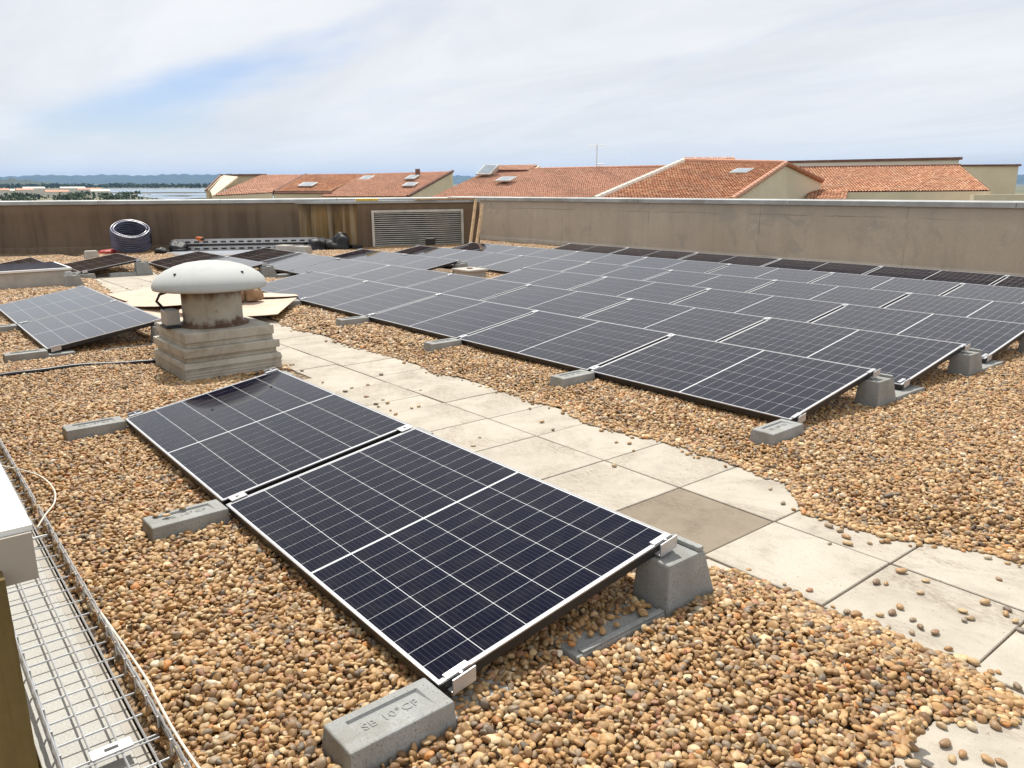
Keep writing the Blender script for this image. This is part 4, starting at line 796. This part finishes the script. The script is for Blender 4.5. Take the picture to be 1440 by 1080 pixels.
# ------------------------------------------------------------------ wire cable tray at the left edge
b = MB().box((-3.6, -0.945, -0.03), (2.6, -0.735, 0.0)).obj('edge_board', 'board_grey', None, 0.003); tag(b, 'pale grey concrete edging board under the wire tray', 'edging')
MB().box((-3.6, -0.7345, -0.03), (2.6, -0.70, -0.003)).obj('mortar_strip', 'pale_stone', b)
def wire_tray(x0, x1, label):
    e = empty('cable_tray', ((x0+x1)/2, -0.79, 0.03)); tag(e, label, 'cable tray', 'wire cable trays at the left edge'); c = (x0+x1)/2; yl, yr, zt = -0.118, 0.128, 0.056; R = 0.0033
    xs = np.arange(x0+.02, x1-.01, 0.122)
    for x in xs: MB().tube([(x-c, yl, zt), (x-c, yl, 0.006), (x-c, yl+.008, 0), (x-c, yr-.008, 0), (x-c, yr, 0.006), (x-c, yr, zt)], R, 6).obj('cross_wire', 'galvanised', e)
    for y in (-0.114, -0.045, 0.023, 0.090): MB().tube([(x0-c, y, 0.0045), (x1-c, y, 0.0045)], R, 6).obj('long_wire', 'galvanised', e)
    for y, sg in ((yl-.004, -1), (yr+.004, 1)):
        for z in (zt, zt*.52):
            n = int((x1-x0)/.0205); pts = [(x0-c+i*(x1-x0)/n, y + sg*.002, z + (.0035*math.cos(math.pi*i/2) if z == zt else 0)) for i in range(n+1)]
            MB().tube(pts, R, 6).obj('rail_wire', 'galvanised', e)
    return e, c
e, c = wire_tray(-0.66, 2.45, 'near length of galvanised wire cable tray at lower left')
for x in (1.31, -0.42): 
    cl = MB().box((x-c-.022, -0.05, 0.008), (x-c+.022, 0.055, 0.0135)).obj('splice_clip', 'aluminium', e); MB().box((x-c-.006, -0.015, 0.0137), (x-c+.006, 0.02, 0.0145)).obj('slot', 'black_plastic', cl)
    MB().tube([(x-c+.03, -.1, 0.009), (x-c+.03, .12, 0.009)], .003).obj('cross_wire', 'galvanised', e); MB().box((x-c-.03, 0.135, 0.01), (x-c+.03, 0.1385, 0.056)).obj('splice_plate', 'aluminium', e)
wire_tray(-3.4, -0.74, 'farther length of wire cable tray behind the white capped wall')
def spline(pts, n=10):
    P = [Vector(p) for p in pts]; P = [P[0]*2-P[1]] + P + [P[-1]*2-P[-2]]; out = []
    for i in range(1, len(P)-2):
        for k in range(n):
            t = k/n; a, b, c, d = P[i-1:i+3]; out.append(0.5*((2*b) + (c-a)*t + (2*a-5*b+4*c-d)*t*t + (3*b-a-3*c+d)*t**3))
    return out + [P[-2]]
tag(MB().tube(spline([(2.2, -.60, .10), (1.58, -.645, .10), (1.25, -.645, .095), (1.12, -.635, .078), (0.85, -.645, .085), (0.58, -.655, .085)]), .0042, 8).obj('white_cable', 'cable_white', None, smooth=True), 'off white cable lying along the near wire tray', 'cable')
tag(MB().tube(spline([(-0.42, -.70, .07), (-0.5, -.655, .09), (-0.66, -.59, .085), (-0.86, -.56, .085), (-1.1, -.575, .082), (-1.3, -.63, .075), (-1.5, -.72, .07)]), .0042, 8).obj('white_cable', 'cable_white', None, smooth=True), 'looped white cable between the two wire tray lengths', 'cable')
tag(MB().tube(spline([(-3.9, -1.0, .06), (-3.95, -.44, .085), (-3.94, -.13, .085), (-3.97, .15, .08), (-3.93, .45, .06), (-3.9, .75, .045)]), .019, 8).obj('black_cable', 'black_plastic', None, smooth=True), 'thick black cable across the gravel to the ventilator base', 'cable')

# ------------------------------------------------------------------ clutter by the far wall
e = empty('hose_coil', (-17.2, 3.85, 0.05), (R_(0), R_(0), R_(58))); m = []
for i in range(9):
    for j in range(2):
        rr = 0.42 - j*.055; mb = MB(); z = 0.05 + i*.05
        mb.tube([(rr*math.cos(a)*(1+.02*math.sin(i*2+a*2)), rr*math.sin(a), z+.012*math.sin(a*3+i)) for a in np.linspace(0, 2*math.pi, 40)], .027, 8, False); m.append(mb)
tl = Euler((R_(24), R_(10), 0)).to_matrix()
for mb in m:
    mb.v = [tuple(tl @ Vector(v) + Vector((0, 0, .17))) for v in mb.v]; mb.obj('hose_turn', 'hose_blue', e, smooth=True)
bd = MB().tube([tuple(tl @ Vector((0.36+.09*math.cos(a), 0.05, .25+.25*math.sin(a))) + Vector((0, 0, .17))) for a in np.linspace(0, 6.28, 20)], .012, 6).obj('tie', 'black_plastic', e)
tag(e, 'coil of blue grey hose leaning by the dark far wall', 'hose')
def lump(name, loc, size, mat, label, cat, seed, grp=None, flat=.6):
    r = random.Random(seed); bm = bmesh.new(); bmesh.ops.create_icosphere(bm, subdivisions=4, radius=1); ph = [r.random()*6 for _ in range(9)]
    for v in bm.verts:
        p = v.co; k = 1 + .18*math.sin(p.x*3+ph[0])*math.sin(p.y*3+ph[1]) + .12*math.sin(p.z*5+ph[2]+p.x*2) + .07*math.sin(p.x*9+ph[3])*math.cos(p.y*8+ph[4]); q = p*k
        v.co = Vector((q.x*size[0], q.y*size[1], max(-.55, q.z)*size[2]))
    for f in bm.faces: f.smooth = True
    me = bpy.data.meshes.new(name); bm.to_mesh(me); bm.free(); me.materials.append(MAT[mat]); o = bpy.data.objects.new(name, me); o.location = (loc[0], loc[1], loc[2]+.55*size[2]); o.rotation_euler = (0, 0, r.random()*3); link(o); return tag(o, label, cat, grp)
lump('black_sack', (-16.35, 4.65, 0), (.25, .19, .21), 'black_bag', 'black sack beside the hose coil', 'sack', 1); lump('tool_bag', (-16.3, 4.3, 0), (.2, .16, .14), 'black_bag', 'small black tool bag in front of the hose coil', 'bag', 2)
lump('black_sack', (-14.85, 7.5, 0), (.30, .26, .20), 'black_bag', 'left of the black sacks against the streaked wall', 'sack', 3, 'black sacks by the enclosure'); lump('black_sack', (-14.55, 8.0, 0), (.30, .26, .27), 'black_bag', 'right of the black sacks against the streaked wall', 'sack', 4, 'black sacks by the enclosure')
lump('red_sheet', (-17.3, 3.35, 0), (.34, .22, .10), 'red_plastic', 'crumpled red sheet near the hose coil', 'sheet', 5)
e = empty('power_drill', (-16.2, 5.15, .33)); MB().box((-.16, -.05, 0), (.14, .05, .09)).obj('body', 'orange_plastic', e, .015); MB().box((-.12, -.04, -.16), (-.04, .04, -.001)).obj('handle', 'black_plastic', e, .01); MB().tube([(.141, 0, .045), (.26, 0, .045)], .03).obj('chuck', 'black_plastic', e); tag(e, 'orange and black power tool lying on the metal trays', 'power tool')
for i in range(3): 
    o = MB().box((-.13, -.11, 0), (.13, .11, .17)).obj('black_case', 'black_plastic', None, .02); o.location = ((-16.1, 4.62, .0), (-14.35, 8.35, 0), (-13.35, 9.9, .14))[i]; o.rotation_euler = (0, 0, .4+i); tag(o, ('small black case right of the hose coil', 'black case beside the sacks', 'black case in front of the louvres')[i], 'case')
# stack of silver tray lengths lying along the far wall
dirw = Vector((0.497, 0.868, 0)); nw = Vector((0.868, -0.497, 0))
for i in range(6):
    o0 = Vector((-17.15, 4.95, 0)) + nw*(0.10 + .26*(i % 3)) + Vector((0, 0, .04 + .16*(i//3) + .03*(i % 3))); ln = 3.7 - .15*(i % 3)
    e = empty('tray_length', tuple(o0), (0, 0, math.atan2(dirw.y, dirw.x)))
    MB().box((0, -.12, 0), (ln, .12, .006)).obj('floor', 'galvanised', e); MB().box((0, -.124, -.002), (ln, -.1205, .09)).obj('side', 'galvanised', e); MB().box((0, .1205, -.002), (ln, .124, .09)).obj('side', 'galvanised', e)
    MB().box((0, -.132, .0905), (ln, -.112, .097)).box((0, .112, .0905), (ln, .132, .097)).obj('flange', 'galvanised', e)
    for k in range(16): MB().box((.1+k*ln/16.5, -.127, .02), (.22+k*ln/16.5, -.1242, .06)).obj('slot', 'black_plastic', e)
    tag(e, f"silver metal tray length, {('rear', 'middle', 'front')[i % 3]} one in the {('bottom', 'top')[i//3]} layer of the stack", 'tray', 'stack of metal trays')
for i, (x, y, z, s) in enumerate(((-13.95, 6.75, 0, .2), (-16.7, 2.85, 0, .16), (-18.2, 0.9, 0, .2), (-14.25, 6.45, 0, .22))):
    o = MB().frustum((-s, s, -s*.8, s*.8), 0, (-s*.8, s*.8, -s*.6, s*.6), s*1.2).obj('concrete_lump', 'pale_stone', None, .03); o.location = (x, y, z); o.rotation_euler = (0, 0, .5+i); tag(o, ('pale concrete block right of the tray stack, nearer', 'pale concrete block by the dark wall, left of hose', 'pale block against the wall at left edge', 'pale concrete block right of the tray stack, farther')[i], 'block')
for i in range(5):
    o0 = Vector((-16.75, 4.70, 0.055 + .012*(i % 2))) + nw*(0.62 + .27*i) + dirw*(.12*i); e = empty('metal_profile', tuple(o0), (0, 0, math.atan2(dirw.y, dirw.x) + random.uniform(-.01, .01))); ln = 3.2 - .1*i
    MB().box((0, -.11, .02), (ln, .11, .028)).obj('web', 'bright_zinc', e, .002); MB().box((0, -.125, 0), (ln, -.1105, .05)).obj('flange', 'bright_zinc', e, .002); MB().box((0, .1105, 0), (ln, .125, .05)).obj('flange', 'bright_zinc', e, .002)
    tag(e, f"shiny silver profile lying on the gravel, {('first', 'second', 'third', 'fourth', 'fifth')[i]} out from the tray stack", 'metal profile', 'metal profiles by the far wall')
# pale pier in the gap of the third row
e = empty('roof_outlet', (-7.35, 6.75, 0)); tag(e, 'pale capped roof outlet standing in the gap of the array', 'roof outlet'); MB().box((-.22, -.18, -.02), (.22, .18, .17)).obj('body', 'pale_stone', e, .008); MB().box((-.25, -.21, .1705), (.25, .21, .205)).obj('cap', 'pale_stone', e, .008); MB().lathe([(.05, .2055), (.05, .22), (.02, .225)], (0, 0), 12).obj('knob', 'rusty_drum', e)

# cardboard sheets behind the ventilator
def sheet_card(x, y, z, w, l, rz, tilt, bend, label):
    e = MB(); n = 8; vs = []; T = .006
    for s in (0, T):
        for i in range(n+1):
            for j in (0, 1): u = -w/2 + w*i/n; vs.append((u, -l/2+l*j, s + bend*(i/n-.4)**2))
    k = 2*(n+1); fs = []
    for i in range(n): fs += [(2*i, 2*i+2, 2*i+3, 2*i+1), (k+2*i, k+2*i+1, k+2*i+3, k+2*i+2), (2*i, k+2*i, k+2*i+2, 2*i+2), (2*i+1, 2*i+3, k+2*i+3, k+2*i+1)]
    fs += [(0, 1, k+1, k), (2*n, k+2*n, k+2*n+1, 2*n+1)]
    e.add(vs, fs); o = e.obj('cardboard_sheet', 'cardboard'); o.location = (x, y, z); o.rotation_euler = (tilt[0], tilt[1], rz); tag(o, label, 'cardboard', 'cardboard sheets behind the ventilator')
sheet_card(-8.2, 2.05, .06, 1.7, 1.0, .1, (.03, .02), .10, 'cardboard sheet lying flat on the slabs, left of the others'); sheet_card(-6.9, 1.95, .17, 1.5, .95, .45, (.05, -.06), .12, 'top cardboard sheet sticking out left of the ventilator drum')
sheet_card(-6.6, 1.75, .08, 1.6, 1.0, .2, (.02, .03), .06, 'lower cardboard sheet left of the ventilator drum'); sheet_card(-6.15, 2.35, .11, 1.2, .9, .9, (.08, .05), .15, 'bent cardboard sheet sticking out right of the ventilator drum'); sheet_card(-6.9, 2.75, .16, 1.2, .8, 1.3, (-.05, .12), .14, 'cardboard sheet tilted up behind the ventilator, nearest the array')
lump('paper_bag', (-6.45, 2.45, .16), (.11, .10, .17), 'brown_paper', 'left of two crumpled brown bundles right of the drum', 'bundle', 7, 'brown bundles'); lump('paper_bag', (-6.35, 2.62, .16), (.10, .09, .15), 'brown_paper', 'right of two crumpled brown bundles right of the drum', 'bundle', 8, 'brown bundles')

# ------------------------------------------------------------------ the air between here and the hills
hz = bpy.data.materials.new('haze'); hz.use_nodes = True; hz.node_tree.nodes.clear(); ho = hz.node_tree.nodes.new('ShaderNodeOutputMaterial'); hv = hz.node_tree.nodes.new('ShaderNodeVolumePrincipled')
hv.inputs['Color'].default_value = (0.24, 0.52, 1.0, 1); hv.inputs['Density'].default_value = 5.6e-5; hz.node_tree.links.new(hv.outputs[0], ho.inputs['Volume']); MAT['haze'] = hz
tag(MB().box((-12800, -12800, -170), (12800, 12800, 232)).obj('haze', 'haze'), 'pale blue haze filling the air over the plain', 'haze', kind='stuff')
